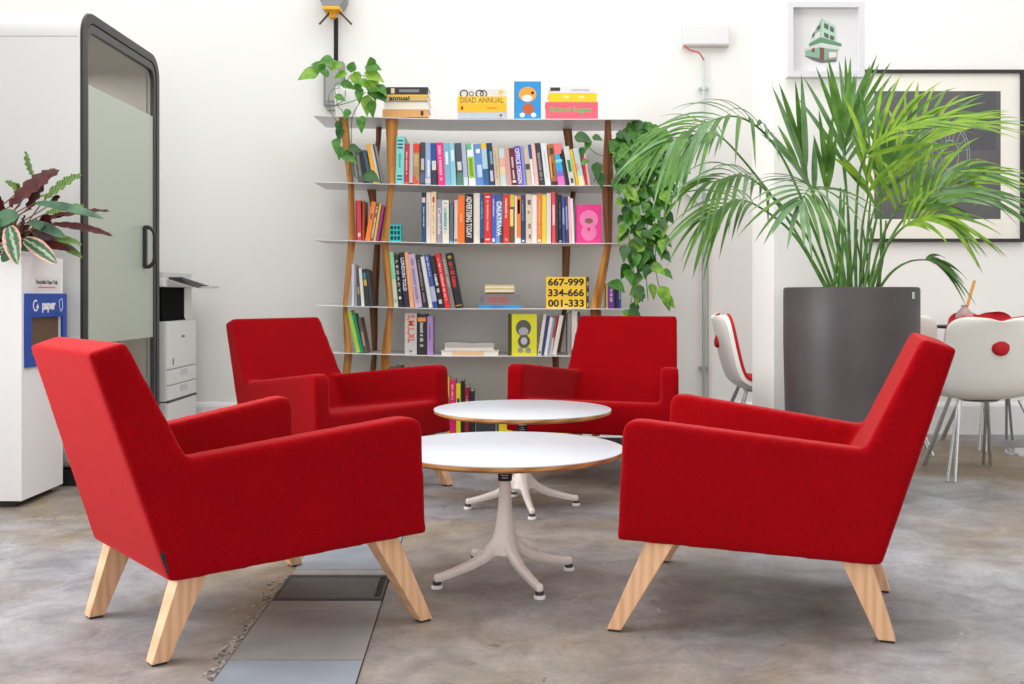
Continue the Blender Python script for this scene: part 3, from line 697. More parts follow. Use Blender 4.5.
CL = {  # small clusters at the ends of the shelves
 (1, 'left'): [
  (353.5, 358.6, -4.5, 146, (150, 152, 154), 'pale grey', dict(depth=.14, bands=[(.2, .6, .2, .6, (110, 110, 114))])),
  (358.8, 363.8, -4.5, 148, (98, 100, 104), 'mid grey', dict(depth=.14, scr=(.2, .8, .4, (160, 160, 160)))),
  (364, 368.6, -6, 152, (40, 42, 48), 'black', dict(depth=.14)),
  (368.8, 372.6, -7, 150, (60, 96, 120), 'dull blue', dict(depth=.14)),
  (373, 377.8, -7, 143.6, (240, 178, 76), 'golden yellow', dict(depth=.14)),
  (378, 382.2, -8, 144.5, (214, 212, 206), 'white', dict(depth=.14, bands=[(0, 1, .6, 1, (60, 60, 62))])),
 ],
 (2, 'left'): [
  (355.4, 357, 0, 201, (150, 30, 44), 'thin dark red', dict(depth=.14)),
  (357.1, 361.6, -.8, 200.4, (218, 60, 70), 'rose red', dict(depth=.14, bands=[(.1, .2, .2, .8, (240, 200, 190))])),
  (361.8, 364.6, .4, 201, (150, 70, 44), 'rust brown', dict(depth=.14)),
  (364.8, 370, 6.5, 201.5, (248, 134, 40), 'leaning orange', dict(depth=.14, bands=[(.55, .7, .3, .7, (170, 80, 40))])),
  (370.2, 373, 6.3, 204, (120, 100, 92), 'speckled brown', dict(depth=.14, scr=(.1, .9, .7, (214, 206, 196)))),
  (373.1, 375.6, 6.2, 203.6, (226, 190, 70), 'thin gold', dict(depth=.14)),
  (375.7, 378.4, 6.5, 205.6, (170, 40, 150), 'purple', dict(depth=.14)),
 ],
 (3, 'left'): [
  (351.4, 354.4, 0, 264, (206, 214, 230), 'ice white', dict(depth=.14)),
  (354.7, 357.3, -.8, 266, (160, 150, 152), 'warm grey', dict(depth=.14)),
  (357.5, 361, -2, 267.6, (70, 76, 84), 'dark mottled', dict(depth=.14, bands=[(.3, .5, .2, .8, (170, 150, 110))])),
  (361.3, 364.7, -3, 268, (230, 228, 222), 'chalk white', dict(depth=.14)),
  (365.2, 370.2, -3.8, 269, (38, 48, 50), 'black teal-striped', dict(depth=.14, bands=[(.75, .9, .2, .8, (50, 130, 150)), (.55, .72, .2, .8, (210, 170, 60))])),
  (370.4, 373.4, -4.4, 270, (60, 56, 58), 'dark brown', dict(depth=.14)),
 ],
 (4, 'left'): [
  (356, 360.6, -9.5, 310.9, (176, 214, 80), 'lime green', dict(depth=.14)),
  (360.8, 364, -9, 313.7, (0, 150, 110), 'emerald', dict(depth=.14)),
  (364.2, 367.8, -7, 317.7, (110, 80, 76), 'brown', dict(depth=.14, bands=[(.2, .6, .2, .8, (170, 150, 140))])),
 ],
 (4, 'right'): [
  (537.4, 541.2, 6, 314, (222, 212, 200), 'beige-white', dict(bands=[(.05, .1, .3, .7, (60, 60, 60))])),
  (541.4, 543.8, 6, 316, (50, 66, 140), 'thin royal blue', {}),
  (544, 547.4, 6, 317.5, (236, 230, 226), 'milk white', {}),
  (547.6, 549.4, 6, 317, (120, 180, 210), 'thin light blue', {}),
  (549.5, 551.8, 6.2, 316, (204, 60, 60), 'thin brick red', dict(bands=[(0, .45, 0, 1, (236, 190, 184))])),
  (552, 556.4, 7.6, 315.3, (232, 226, 220), 'broad white', {}),
  (567.5, 571.4, 0, 312.6, (152, 146, 142), 'stone grey', {}),
  (571.6, 577.6, 0, 310.9, (226, 220, 214), 'upright white', {}),
  (577.8, 580.4, 0, 312, (60, 58, 62), 'upright dark', {}),
 ],
 (3, 'right'): [
  (606.4, 607.8, 0, 284, (230, 190, 70), 'thin mustard', dict(depth=.14)),
  (607.9, 615, 0, 285.4, (106, 44, 136), 'purple', dict(depth=.14, scr=(.3, .85, .35, (220, 200, 230)))),
  (615.5, 618.3, 0, 281, (34, 40, 60), 'slim navy', dict(depth=.14)),
  (618.4, 621.4, 0, 281, (46, 76, 140), 'slim blue', dict(depth=.14, scr=(.3, .7, .4, (200, 206, 220)))),
 ],
 (5, 'left'): [
  (388, 393.5, 0, 368.5, (60, 54, 54), 'tall umber', dict(depth=.24)),
  (393.8, 400, 0, 367.2, (96, 84, 84), 'tall taupe', dict(depth=.24)),
  (400.3, 406, 0, 369, (44, 44, 50), 'tall black', dict(depth=.24)),
 ],
}
def run_books(row, lst, where, group):
    n = len(lst)
    for k, (x0, x1, ln, ty, c, desc, ex) in enumerate(lst):
        o = upright(row, x0, x1, ln, ty, c, **ex)
        L_ = lst[k-1][5] if k else None; R_ = lst[k+1][5] if k < n-1 else None
        def sh(t): return t
        if L_ and R_: lb = '%s book between the %s and %s ones, %s' % (desc, L_, R_, where)
        elif R_: lb = '%s book left of the %s one, %s' % (desc, R_, where)
        else: lb = '%s book right of the %s one, %s' % (desc, L_, where)
        tag(o, lb, 'book', group)
for row, lst in ROWS.items(): run_books(row, lst, ORD[row]+' shelf', 'books standing along the %s shelf' % ORD[row])
for (row, side), lst in CL.items(): run_books(row, lst, ORD[row]+' shelf '+side, 'books at the %s end of the %s shelf' % (side, ORD[row]))
# lying stacks
def st(label, group, *a, **k):
    o = lie(*a, **k); tag(o, label, k.get('cat', 'book') if False else 'book', group); return o
G1 = 'books lying on the top shelf'
B0 = SYS[0]-1.2
st('tan cork-coloured book, lowest in the left stack on the top shelf', G1, 0, 382.6, 428, 109.2, 117.1, (214, 160, 96), bands=[(.2, .8, .84, .9, (40, 36, 34))])
st('thick white book above the tan one, left stack on the top shelf', G1, 0, 384, 429, 101.6, 109.2, (238, 236, 232), spine=False)
st('yellow and black annual under the black book, left stack on top shelf', G1, 0, 387, 428, 94.5, 101.6, (206, 180, 120), bands=[(.72, 1, 0, 1, (245, 190, 40)), (0, .12, 0, 1, (90, 70, 40))], title=('annual', .62, .5, .3), tcol=(40, 36, 34))
st('black book with round emblem, uppermost in the left stack on the top shelf', G1, 0, 383.4, 428, 87, 94.5, (44, 44, 48), bands=[(.3, .7, .35, .8, (130, 130, 132)), (.15, .85, .17, .25, (224, 206, 170))])
st('pale grey book, lowest in the middle stack on the top shelf', G1, 0, 457.8, 507, 112.2, 118.4, (186, 194, 200), bands=[(.3, .7, .85, .9, (100, 100, 110))])
st('orange-yellow book second from the bottom of the middle stack, top shelf', G1, 0, 457.4, 506.6, 103.8, 112.2, (248, 186, 30), bands=[(.3, .7, .07, .12, (110, 80, 20)), (.4, .6, .6, .8, (210, 150, 20))])
st('yellow annual with brown capital lettering in the middle stack, top shelf', G1, 0, 457.4, 506.6, 96.4, 103.8, (250, 208, 50), title=('DEAD ANNUAL', .78, .9, .5), tcol=(178, 130, 40))
o = st('white book with black rings on its spine, uppermost of the middle stack', G1, 0, 457.6, 506.6, 89, 96.4, (224, 220, 212))
s_ = (SD+.04)/F; w_ = 49*s_; h_ = 7.4*s_
mb = MB()
for cx_, r_ in ((.13, .085), (.28, .05), (.45, .085), (.53, .075)):
    n = 20
    for k in range(n):
        a, b = 2*math.pi*k/n, 2*math.pi*(k+1)/n
        pts = []
        for (ang_, rr_) in ((a, 1), (b, 1), (b, .72), (a, .72)):
            z = h_*.35+rr_*r_*w_*math.sin(ang_)
            pts.append((w_*cx_+rr_*r_*w_*math.cos(ang_), max(.0005, min(h_-.0005, z))))
        if abs(pts[0][1]-pts[2][1])+abs(pts[1][1]-pts[3][1]) > .0005: mb.prism(pts, -.0012, .0005, 'y')
obj('spine_rings', mb, cmat((40, 38, 38)), o); mb = MB()
mb.prism([(w_*.88+w_*.05*math.cos(t*.5236), h_*.55+w_*.05*math.sin(t*.5236)*.9) for t in range(12)], -.0012, .0005, 'y', 0)
obj('spine_dot', mb, cmat((246, 196, 80)), o)
st('thick pink book with green lettering under the yellow one, right stack, top shelf', G1, 0, 545.6, 598, 102, 118.6, (238, 96, 114), title=('Richard Rogers', .42, .8, .48), tcol=(70, 190, 110))
o = st('yellow book between the pink and white ones, right stack on top shelf', G1, 0, 548.5, 597, 93, 102, (252, 204, 20), bands=[(.4, .7, .3, .42, (255, 226, 130)), (.4, .7, .62, .74, (255, 226, 130))])
st('white book with black label, uppermost of the right stack on top shelf', G1, 0, 549.5, 593.5, 86.4, 93, (224, 224, 226), bands=[(.3, .85, .02, .24, (50, 50, 52)), (.3, .6, .5, .9, (190, 190, 196))])
G2 = 'books lying on the fourth shelf'
st('grey book with red lettering, middle of the small stack, fourth shelf', G2, 3, 479, 520.2, 294.2, 305.2, (128, 124, 122), bands=[(.2, .8, .02, .12, (110, 110, 112))] +[(.25+.28*j, .46+.28*j, .2+.045*k, .23+.045*k, (198, 60, 60)) for k in range(12) for j in (0, 1) if (k*7+j*3) % 5])
st('thin bright blue book under the grey one on the fourth shelf', G2, 3, 478.6, 520.8, 305.2, 308.3, (30, 150, 206), bands=[(.1, .9, .3, .6, (70, 120, 190))])
st('dark brown thin booklet between the grey and cream books, fourth shelf', G2, 3, 485, 514.5, 292.2, 294.2, (110, 80, 60))
st('cream paperback with fore-edge to us in the small fourth-shelf stack', G2, 3, 484.6, 514.8, 288.2, 292.2, (238, 216, 150), spine=False)
st('yellow-topped white book, uppermost of the small stack, fourth shelf', G2, 3, 484.6, 514.8, 284.6, 288.2, (248, 214, 90), spine=False)
for k, (s, y0, y1, w) in enumerate((('667-999', 276.8, 287.3, 'uppermost'), ('334-666', 287.3, 297.9, 'middle'), ('001-333', 297.9, 308.4, 'lowest'))):
    o = lie(3, 546, 586, y0, y1, (250, 204, 56), depth=.15, title=(s, .72, .9, .5), tcol=(30, 28, 24))
    tag(o, '%s yellow book numbered %s, lying on the fourth shelf' % (w, s), 'book', 'yellow numbered volumes')
    s2 = (SD+.04)/F; mb = MB(); mb.box(40*s2, 43*s2, .0, .14, .0005, (y1-y0)*s2-.001); mb.box(41*s2, 42.4*s2, -.0008, .001, .01, .035, 1)
    obj('slipcase_edge', mb, [cmat((46, 44, 40)), cmat((200, 180, 120))], o, label='black edge strip')
G3 = 'magazines lying on the fifth shelf'
st('white magazine with tan cover edge, lowest on the fifth shelf pile', G3, 4, 441, 499, 350.3, 355.6, (226, 224, 218), spine=False, bands=[(.1, .9, .2, .73, (232, 190, 140))])
st('plain white magazine, middle of the pile on the fifth shelf', G3, 4, 444.5, 494.3, 346.8, 350.3, (240, 240, 238), spine=False)
mb = MB(); s_ = (SD+.04)/F; n = 24
xs_ = [445*s_-512*s_+k/n*49.5*s_ for k in range(n+1)]
def wz(k): return gz(346.8, SD+.04)+.0015+.008*(.5+.5*math.sin(k/n*9))*(.4+.6*k/n*(1-k/n)*3)
vs = []
for k, x in enumerate(xs_):
    b = gz(346.8, SD+.04)+.0012; t = wz(k)+.022-.006*k/n
    vs += [(x, SD+.04, b), (x, SD+.2, b), (x, SD+.2, t), (x, SD+.04, t)]
fs = [(0, 1, 2, 3), tuple(4*n+i_ for i_ in (3, 2, 1, 0))]
for k in range(n):
    for j in range(4): fs.append((4*k+j, 4*k+4+j, 4*k+4+(j+1) % 4, 4*k+(j+1) % 4))
mb.add(vs, fs); o = obj('magazine', mb, cmat((186, 184, 178))); tag(o, 'wavy grey magazine, uppermost of the pile on the fifth shelf', 'magazine', G3)
G4 = 'books lying on the bottom shelf'
st('yellow book lying on the bottom shelf, seen between the two tables', G4, 5, 496.8, 531, 423, 436.6, (244, 216, 30), bands=[(0, 1, 0, .06, (60, 90, 70)), (.1, .5, .45, .95, (90, 110, 60))])
st('low yellow book lying behind the farther table base, right of its column', G4, 5, 533.6, 575, 429, 436.6, (240, 200, 40), bands=[(0, .4, 0, 1, (206, 84, 50))])
st('dark grey book lying beside the black standing book on the bottom shelf', G4, 5, 476, 495.5, 418, 436.6, (60, 60, 62))
# face-out books; the printed figures are replaced by plain patches of the same colours
def face(row, x0, x1, y0, y1, col, polys, label, edge=None, d=SD+.03, thick=.02):
    s = d/F; w = (x1-x0)*s; h = (y1-y0)*s
    mb = MB(); mb.box(0, w, 0, .003, 0, h); mb.box(0, w, thick-.003, thick, 0, h); mb.box(0, .003, 0, thick, 0, h, 0 if edge is None else 2); mb.box(.003, w-.002, .003, thick-.003, .002, h-.002, 1)
    mats = [cmat(col), M_PAGES]
    if edge:
        mats.append(cmat(edge)); mb.box(-3.2*s, 0, .0, .06, 0, h, 2)
    o = obj('book', mb, mats); o.location = ((x0-512)*s, d, SZ[row]+bow((x0-512)*s)+.0004); o.rotation_euler = (0, 0, 0)
    art_on(o, polys, x0, x1, y0, y1, d); tag(o, label, 'book', 'books shown face out'); return o
face(0, 514.3, 541, 80.6, 118.8, (30, 146, 214), [((244, 160, 50), ell(.5, .66, .33, .2)), ((240, 232, 224), ell(.48, .56, .2, .09)), ((196, 92, 40), ell(.52, .28, .22, .14)), ((40, 40, 44), ell(.68, .7, .06, .04)), ((240, 240, 240), ell(.3, .12, .1, .06)), ((240, 240, 240), ell(.72, .12, .1, .06))],
     'blue book with orange shapes standing face out on the top shelf')
face(2, 575.8, 601.8, 204.2, 242.7, (240, 56, 144), [((246, 130, 184), ell(.5, .62, .36, .24)), ((246, 130, 184), ell(.5, .28, .3, .22)), ((140, 96, 70), ell(.5, .58, .16, .07)), ((226, 60, 90), ell(.5, .36, .06, .05))],
     'bright pink book with paler shapes, face out on the third shelf')
face(4, 511.2, 536.8, 314.2, 355.8, (226, 222, 34), [((84, 84, 84), ell(.48, .66, .3, .2)), ((170, 170, 172), ell(.48, .58, .19, .1)), ((84, 84, 84), ell(.5, .34, .24, .16)), ((190, 190, 192), ell(.5, .35, .13, .09)), ((150, 150, 152), ell(.36, .13, .1, .07)), ((150, 150, 152), ell(.66, .13, .1, .07))],
     'acid yellow book with grey shapes, face out on the fifth shelf', edge=(60, 60, 30))
# turquoise perforated box
th = thing('pen_holder', 'small turquoise box with rows of square holes on the third shelf', 'box', (gx(389.2, SD+.05), SD+.05, SZ[2]+bow(gx(389, SD))), 0)
s = (SD+.05)/F; w = 12*s; h = 17.5*s; t = .004
mb = MB(); xs_ = [0, .2, .33, .45, .58, .7, .83, 1]; 
mb.box(0, w, .004, .06, 0, .004); mb.box(0, t, .004, .06, 0, h); mb.box(w-t, w, .004, .06, 0, h); mb.box(0, w, .058, .062, 0, h)
for z0, z1 in ((0, .12), (.32, .42), (.62, .72), (.9, 1)): mb.box(0, w, 0, .004, h*z0, h*z1)
for x0, x1 in ((0, .12), (.33, .42), (.60, .69), (.88, 1)):
    for z0, z1 in ((.12, .32), (.42, .62), (.72, .9)): mb.box(w*x0, w*x1, 0, .004, h*z0, h*z1)
obj('casing', mb, mat('turquoise_plastic', (20, 176, 176), .4), th)
mb = MB(); mb.box(t, w-t, .02, .024, .004, h*.95); obj('divider', mb, mat('dark_teal', (16, 80, 84), .6), th)

# ------------------------------------------------------------------ foliage helpers
def catmull(pts, n):
    pts = [Vector(p) for p in pts]; P_ = [pts[0]*2-pts[1]]+pts+[pts[-1]*2-pts[-2]]; out = []
    seg = len(pts)-1
    for k in range(n+1):
        t = k/n*seg; i_ = min(int(t), seg-1); u = t-i_
        a, b, c, d = P_[i_:i_+4]
        out.append(.5*((2*b)+(c-a)*u+(2*a-5*b+4*c-d)*u*u+(3*b-a-3*c+d)*u*u*u))
    return out
def ribbon(mb, base, dr, L, w, droop, nrm, n=7, fold=.25, mi=0, tipc=1, prof=None, wave=0., twist=0.):
    dr = dr.normalized(); side = dr.cross(nrm)
    if side.length < 1e-4: side = dr.cross(Vector((1, 0, 0)))
    side.normalize(); vs = []; o = len(mb.v)
    pts = [base+dr*(L*i_/n)+Vector((0, 0, -droop*L*(i_/n)**2)) for i_ in range(n+1)]
    fs = []
    for i_, p in enumerate(pts):
        s = i_/n
        ww = w*(prof(s) if prof else (math.sin(math.pi*min(1, s**.75*.93+.07)))**.8 if s < 1 else 0)
        tg = (pts[min(i_+1, n)]-pts[max(i_-1, 0)]).normalized(); sd = (side-tg*side.dot(tg)).normalized()
        if twist: sd = Matrix.Rotation(twist*s, 3, tg) @ sd
        up = sd.cross(tg)
        if up.dot(nrm) < 0: up = -up
        wv_ = wave*math.sin(i_*2.2)*w
        vs += [p-sd*ww+up*(ww*fold+wv_), p, p+sd*ww+up*(ww*fold-wv_)]
    for i_ in range(n):
        fs += [(3*i_, 3*i_+1, 3*i_+4, 3*i_+3), (3*i_+1, 3*i_+2, 3*i_+5, 3*i_+4)]
    k0 = len(mb.f)
    mb.add(vs, fs, mi)
    for j in range(len(fs)):
        f = fs[j]; mb.uv[k0+j] = [((v//3)/n, (v % 3)/2) for v in f]
def build_leaf(name, mb, mats, parent=None):
    me = bpy.data.meshes.new(name); me.from_pydata(mb.v, [], mb.f)
    for m in mats: me.materials.append(m)
    uvl = me.uv_layers.new(name='UVMap')
    for p, mi in zip(me.polygons, mb.m): p.material_index = mi; p.use_smooth = True
    for k, p in enumerate(me.polygons):
        if k in mb.uv:
            for li, uvc in zip(p.loop_indices, mb.uv[k]): uvl.data[li].uv = uvc
    return link(name, me, parent)

# ------------------------------------------------------------------ palm in the dark planter
PX, PY = gx(850.5, 4.75), 4.75
palm = thing('potted_palm', 'tall kentia palm in a large charcoal cylindrical planter before the white pier', 'potted plant', (PX, PY, 0))
mb = MB(); R = .300
mb.lathe([(R-.10, 0), (R-.088, .006), (R-.045, .1), (R-.013, .24), (R-.006, .42), (R, .7), (R, .945), (R-.004, .955), (R-.012, .957), (R-.02, .953), (R-.022, .93), (R-.03, .88)], 96)
pt = obj('planter', mb, M_POT, palm, smooth=50)
mb = MB()
a = math.radians(-38); mm = Matrix.Rotation(a, 4, 'Z')
s0 = math.radians(-49)
for k in range(4):
    a0_, a1_ = s0+k*.022, s0+(k+1)*.022; Rr = R+.0012
    mb.hexa([(Rr*math.cos(a0_), Rr*math.sin(a0_), .905), (Rr*math.cos(a1_), Rr*math.sin(a1_), .905), ((Rr-.003)*math.cos(a1_), (Rr-.003)*math.sin(a1_), .905), ((Rr-.003)*math.cos(a0_), (Rr-.003)*math.sin(a0_), .905)],
            [(Rr*math.cos(a0_), Rr*math.sin(a0_), .935), (Rr*math.cos(a1_), Rr*math.sin(a1_), .935), ((Rr-.003)*math.cos(a1_), (Rr-.003)*math.sin(a1_), .935), ((Rr-.003)*math.cos(a0_), (Rr-.003)*math.sin(a0_), .935)], 0 if k < 2 else 1)
obj('sticker', mb, [cmat((230, 236, 232)), cmat((90, 170, 150))], pt)
mb = MB(); mb.lathe([(R-.035, .86), (R-.027, .885), (.1, .90), (.02, .905)], 48); obj('soil', mb, M_SOIL, palm, smooth=40)
LM = [leafmat('palm_leaf', (98, 142, 52), (62, 108, 38), 12, .42, trans=.3), leafmat('palm_leaf_bright', (150, 184, 56), (104, 150, 40), 12, .42, trans=.35), leafmat('palm_leaf_grey', (124, 158, 108), (88, 130, 80), 12, .42, trans=.25), leafmat('palm_stem', (96, 140, 60), (60, 104, 40), 20, .5)]
OFF = Vector((PX, PY, 0)); PK = 4.75/4.6
def frond(ctrl, n, Lm, start, droop, w, mi, a0=62, a1=14, seed=0, nrm=None, tip=True, lift=0., dens=1.):
    rr = random.Random(seed)
    pts = [at(c[0], c[1], c[2]*PK)-OFF for c in ctrl]; pts[0].z = max(.885, min(pts[0].z, .9)); 
    cv = catmull(pts, 40)
    mb = MB()
    rad = [.0075*(1-.75*k/40) for k in range(41)]
    mb.tube(cv, rad, 6, 3)
    st_ = int(start*40)
    for k in range(n):
        t = start+(1-start)*(k+.5)/n
        i_ = min(39, int(t*40)); p = lerp(cv[i_], cv[i_+1], t*40-i_); tg = (cv[min(i_+1, 40)]-cv[max(i_-1, 0)]).normalized()
        fr = (k+.5)/n
        al = math.radians(a0+(a1-a0)*fr)
        L = PK*Lm*(.72+.36*math.sin(math.pi*min(1, .25+fr*.6))-.35*max(0, fr-.75))*(.9+.2*rr.random())
        N = (nrm or Vector((0, -.55, .83))).normalized(); sd = tg.cross(N)
        if sd.length < .15: sd = Vector((1, 0, 0))
        sd.normalize(); up = sd.cross(tg).normalized()
        if up.z < 0: up = -up
        for s in (1, -1):
            dr = tg*math.cos(al)+sd*s*math.sin(al)+up*(.22+lift+.1*rr.random())
            ribbon(mb, p, dr, L*(.92+.16*rr.random()), PK*w*(.8+.3*rr.random()), droop*(.7+.6*rr.random()), up, 8, .3, mi if rr.random() < .72 else (2 if mi == 0 else 0))
    if tip: 
        tg = (cv[40]-cv[38]).normalized(); ribbon(mb, cv[40], tg, Lm*.6, w, droop, Vector((0, -.3, 1)), 8, .3, mi)
    return build_leaf('frond', mb, LM, palm)
FR = [
 dict(ctrl=[(838, 290, 4.58), (812, 225, 4.5), (779, 152, 4.35), (742, 118, 4.2), (702, 124, 4.1), (668, 144, 4.0)], n=13, Lm=.33, start=.46, droop=.62, w=.0105, mi=0, a0=46),
 dict(ctrl=[(834, 290, 4.66), (785, 215, 4.62), (738, 154, 4.55), (714, 134, 4.5), (692, 140, 4.45)], n=8, Lm=.33, start=.60, droop=.7, w=.0105, mi=0, a0=50),
 dict(ctrl=[(836, 290, 4.5), (806, 235, 4.4), (774, 198, 4.3), (744, 176, 4.2), (712, 182, 4.1)], n=10, Lm=.30, start=.54, droop=.7, w=.010, mi=0, a0=44),
 dict(ctrl=[(832, 290, 4.52), (798, 240, 4.5), (764, 210, 4.45), (736, 200, 4.4), (710, 216, 4.35)], n=9, Lm=.29, start=.56, droop=.65, w=.0095, mi=0, a0=46),
 dict(ctrl=[(846, 290, 4.42), (834, 230, 4.3), (820, 194, 4.2), (810, 188, 4.05), (800, 204, 3.95)], n=11, Lm=.30, start=.55, droop=.5, w=.0105, mi=2, a0=75),
 dict(ctrl=[(842, 290, 4.6), (822, 225, 4.6), (808, 180, 4.6), (800, 150, 4.6)], n=2, Lm=.40, start=.66, droop=.04, w=.016, mi=0, a0=11, a1=5, lift=-.15),
 dict(ctrl=[(850, 290, 4.7), (848, 215, 4.7), (845, 158, 4.7), (849, 118, 4.7)], n=6, Lm=.38, start=.58, droop=.08, w=.013, mi=2, a0=36, a1=8, lift=-.12),
 dict(ctrl=[(852, 290, 4.62), (848, 210, 4.6), (843, 160, 4.58), (848, 125, 4.56)], n=2, Lm=.40, start=.66, droop=.05, w=.014, mi=0, a0=16, a1=6, lift=-.12),
 dict(ctrl=[(856, 290, 4.55), (856, 215, 4.45), (864, 158, 4.35), (892, 134, 4.3), (930, 128, 4.3)], n=14, Lm=.37, start=.48, droop=.28, w=.0105, mi=1, a0=48, lift=.12),
 dict(ctrl=[(862, 290, 4.72), (875, 225, 4.75), (892, 168, 4.8), (928, 134, 4.85), (968, 128, 4.9)], n=14, Lm=.38, start=.42, droop=.3, w=.0105, mi=1, a0=46, lift=.1),
 dict(ctrl=[(866, 290, 4.6), (882, 238, 4.6), (905, 200, 4.6), (940, 176, 4.6), (975, 176, 4.6)], n=15, Lm=.36, start=.40, droop=.38, w=.0105, mi=1, a0=50),
 dict(ctrl=[(868, 290, 4.5), (890, 240, 4.45), (915, 208, 4.4), (948, 190, 4.4), (976, 196, 4.4)], n=12, Lm=.33, start=.45, droop=.42, w=.012, mi=0, a0=48),
 dict(ctrl=[(866, 290, 4.48), (884, 252, 4.42), (905, 226, 4.35), (930, 216, 4.3), (948, 224, 4.25)], n=11, Lm=.26, start=.46, droop=.42, w=.012, mi=1, a0=50),
 dict(ctrl=[(872, 290, 4.5), (890, 274, 4.5), (908, 262, 4.5), (926, 260, 4.5), (936, 264, 4.5)], n=5, Lm=.17, start=.72, droop=.62, w=.012, mi=0, a0=44, a1=24),
 dict(ctrl=[(848, 290, 4.56), (838, 240, 4.55), (828, 200, 4.55), (825, 165, 4.55)], n=2, Lm=.28, start=.66, droop=.06, w=.014, mi=0, a0=14, a1=5, lift=-.1),
 dict(ctrl=[(858, 290, 4.7), (868, 235, 4.7), (880, 190, 4.7), (892, 160, 4.72)], n=7, Lm=.32, start=.5, droop=.2, w=.011, mi=1, a0=42, a1=10),
 dict(ctrl=[(844, 290, 4.68), (830, 235, 4.7), (812, 190, 4.75), (796, 168, 4.8)], n=3, Lm=.33, start=.56, droop=.18, w=.017, mi=2, a0=22, a1=8),
 dict(ctrl=[(860, 290, 4.62), (862, 230, 4.6), (868, 190, 4.58), (860, 160, 4.55)], n=5, Lm=.24, start=.6, droop=.15, w=.014, mi=1, a0=40, a1=10),
]
for k, f in enumerate(FR): frond(seed=k, **f)
mb = MB(); rr = random.Random(5)
for k in range(12):
    x = 832+k*4.2; d = 4.62+rr.random()*.26; b = at(x, 292, d)-OFF; b.z = .885; t_ = at(x+rr.uniform(-14, 16), 235-rr.random()*50, d)-OFF
    mb.tube([b, lerp(b, t_, .5)+Vector((.01, 0, .0)), t_], [.008, .0065, .004], 6, 0)
obj('stem', mb, LM[3], palm, smooth=60)

# ------------------------------------------------------------------ pothos plants
def heart(mb, p, L, dr, nrm, mi=0):
    def prof(s): return [0, .74, 1.0, .95, .78, .54, .27, 0][min(7, int(round(s*7)))]
    ribbon(mb, p, dr, L, L*.37, .3, nrm, 7, .24, mi, prof=prof)
PM = [leafmat('pothos_leaf', (86, 146, 46), (56, 112, 34), 30, .35, trans=.2), leafmat('pothos_leaf_light', (150, 190, 70), (96, 156, 50), 30, .35, trans=.25), leafmat('pothos_leaf_dark', (52, 100, 36), (34, 78, 28), 30, .35, trans=.12), leafmat('vine', (96, 128, 60), (70, 100, 44), 20, .5)]
pl = thing('potted_pothos', 'trailing pothos in a small white pot on the top shelf left', 'potted plant', (gx(346, 6.5), 6.5, SZ[0]+bow(gx(346, 6.4))), group='trailing pothos plants')
o0 = pl.location.copy()
mb = MB(); mb.lathe([(.055, 0), (.06, .004), (.070, .1), (.073, .205), (.069, .21), (.066, .2), (.06, .18)], 32); obj('pot', mb, M_CERAM, pl, smooth=50)
mb = MB(); mb.lathe([(.065, .178), (.062, .19), (.02, .195)], 24); obj('soil', mb, M_SOIL, pl)
mb = MB()
def vine(pts): mb.tube([p-o0 for p in catmull([at(*q_) for q_ in pts], 16)], .0026, 5, 3)
D1 = 6.3
for v in ([(346, 86, 6.5), (340, 70, 6.4), (322, 66, 6.3), (304, 70, 6.28)], [(346, 86, 6.5), (352, 74, 6.4), (366, 76, 6.3), (378, 70, 6.28)],
          [(347, 86, 6.5), (335, 84, 6.36), (338, 106, 6.27), (343, 112, 6.27), (350, 140, 6.27), (349, 176, 6.27)], [(348, 86, 6.5), (356, 80, 6.4), (360, 100, 6.27), (352, 118, 6.27), (352, 150, 6.27), (356, 178, 6.26), (374, 178, 6.26)],
          [(346, 86, 6.5), (330, 92, 6.33), (330, 110, 6.26), (338, 125, 6.26), (340, 152, 6.26)], [(348, 86, 6.5), (366, 84, 6.35), (376, 90, 6.28), (384, 98, 6.26)], [(346, 86, 6.5), (344, 100, 6.3), (334, 106, 6.26), (356, 100, 6.27), (366, 92, 6.27)]):
    vine(v)
LP = [(313, 73, -1, .1, 19, 1), (321, 67, -.7, -.5, 15, 0), (333, 66, .8, -.3, 15, 1), (329, 60, -1, .1, 14, 0), (343, 74, -1, .1, 12, 1), (345, 84, .9, .1, 13, 0), (352, 68, .2, -1, 14, 0), (356, 76, .3, .8, 14, 1), (360, 92, 0, 1, 12, 0), (363, 82, .6, .4, 13, 1), (372, 84, .3, 1, 17, 1), (370, 67, .9, -.1, 16, 0), (370, 74, 1, .15, 18, 1), (372, 62, -.2, -1, 11, 0), (375, 92, .9, .4, 20, 2), (367, 100, 0, 1, 15, 1), (372, 104, .1, 1, 13, 0), (338, 97, .9, .1, 10, 0), (362, 120, 0, 1, 13, 0), (339, 124, 0, 1, 10, 2), (340, 131, -.1, 1, 11, 2), (337, 142, 0, 1, 12, 0), (341, 150, -.2, 1, 11, 0), (352, 148, .9, .1, 12, 2), (346, 155, .9, .3, 15, 0), (369, 176, 1, .15, 17, 2), (348, 112, -.6, .8, 9, 0), (326, 74, -.5, -.4, 11, 0), (358, 88, .5, -.8, 11, 0), (380, 88, .7, .5, 13, 0)]
rr = random.Random(11)
for (x, y, dx, dy, sz, mi) in LP:
    d = 6.26-rr.random()*.05; p = at(x, y, d)-o0; L = sz*d/F*1.15
    heart(mb, p-Vector((dx, 0, -dy)).normalized()*L*.3, L, Vector((dx, -.15+rr.uniform(-.3, .3), -dy)), Vector((rr.uniform(-.4, .4), -1, .5)), mi)
build_leaf('foliage', mb, PM, pl)

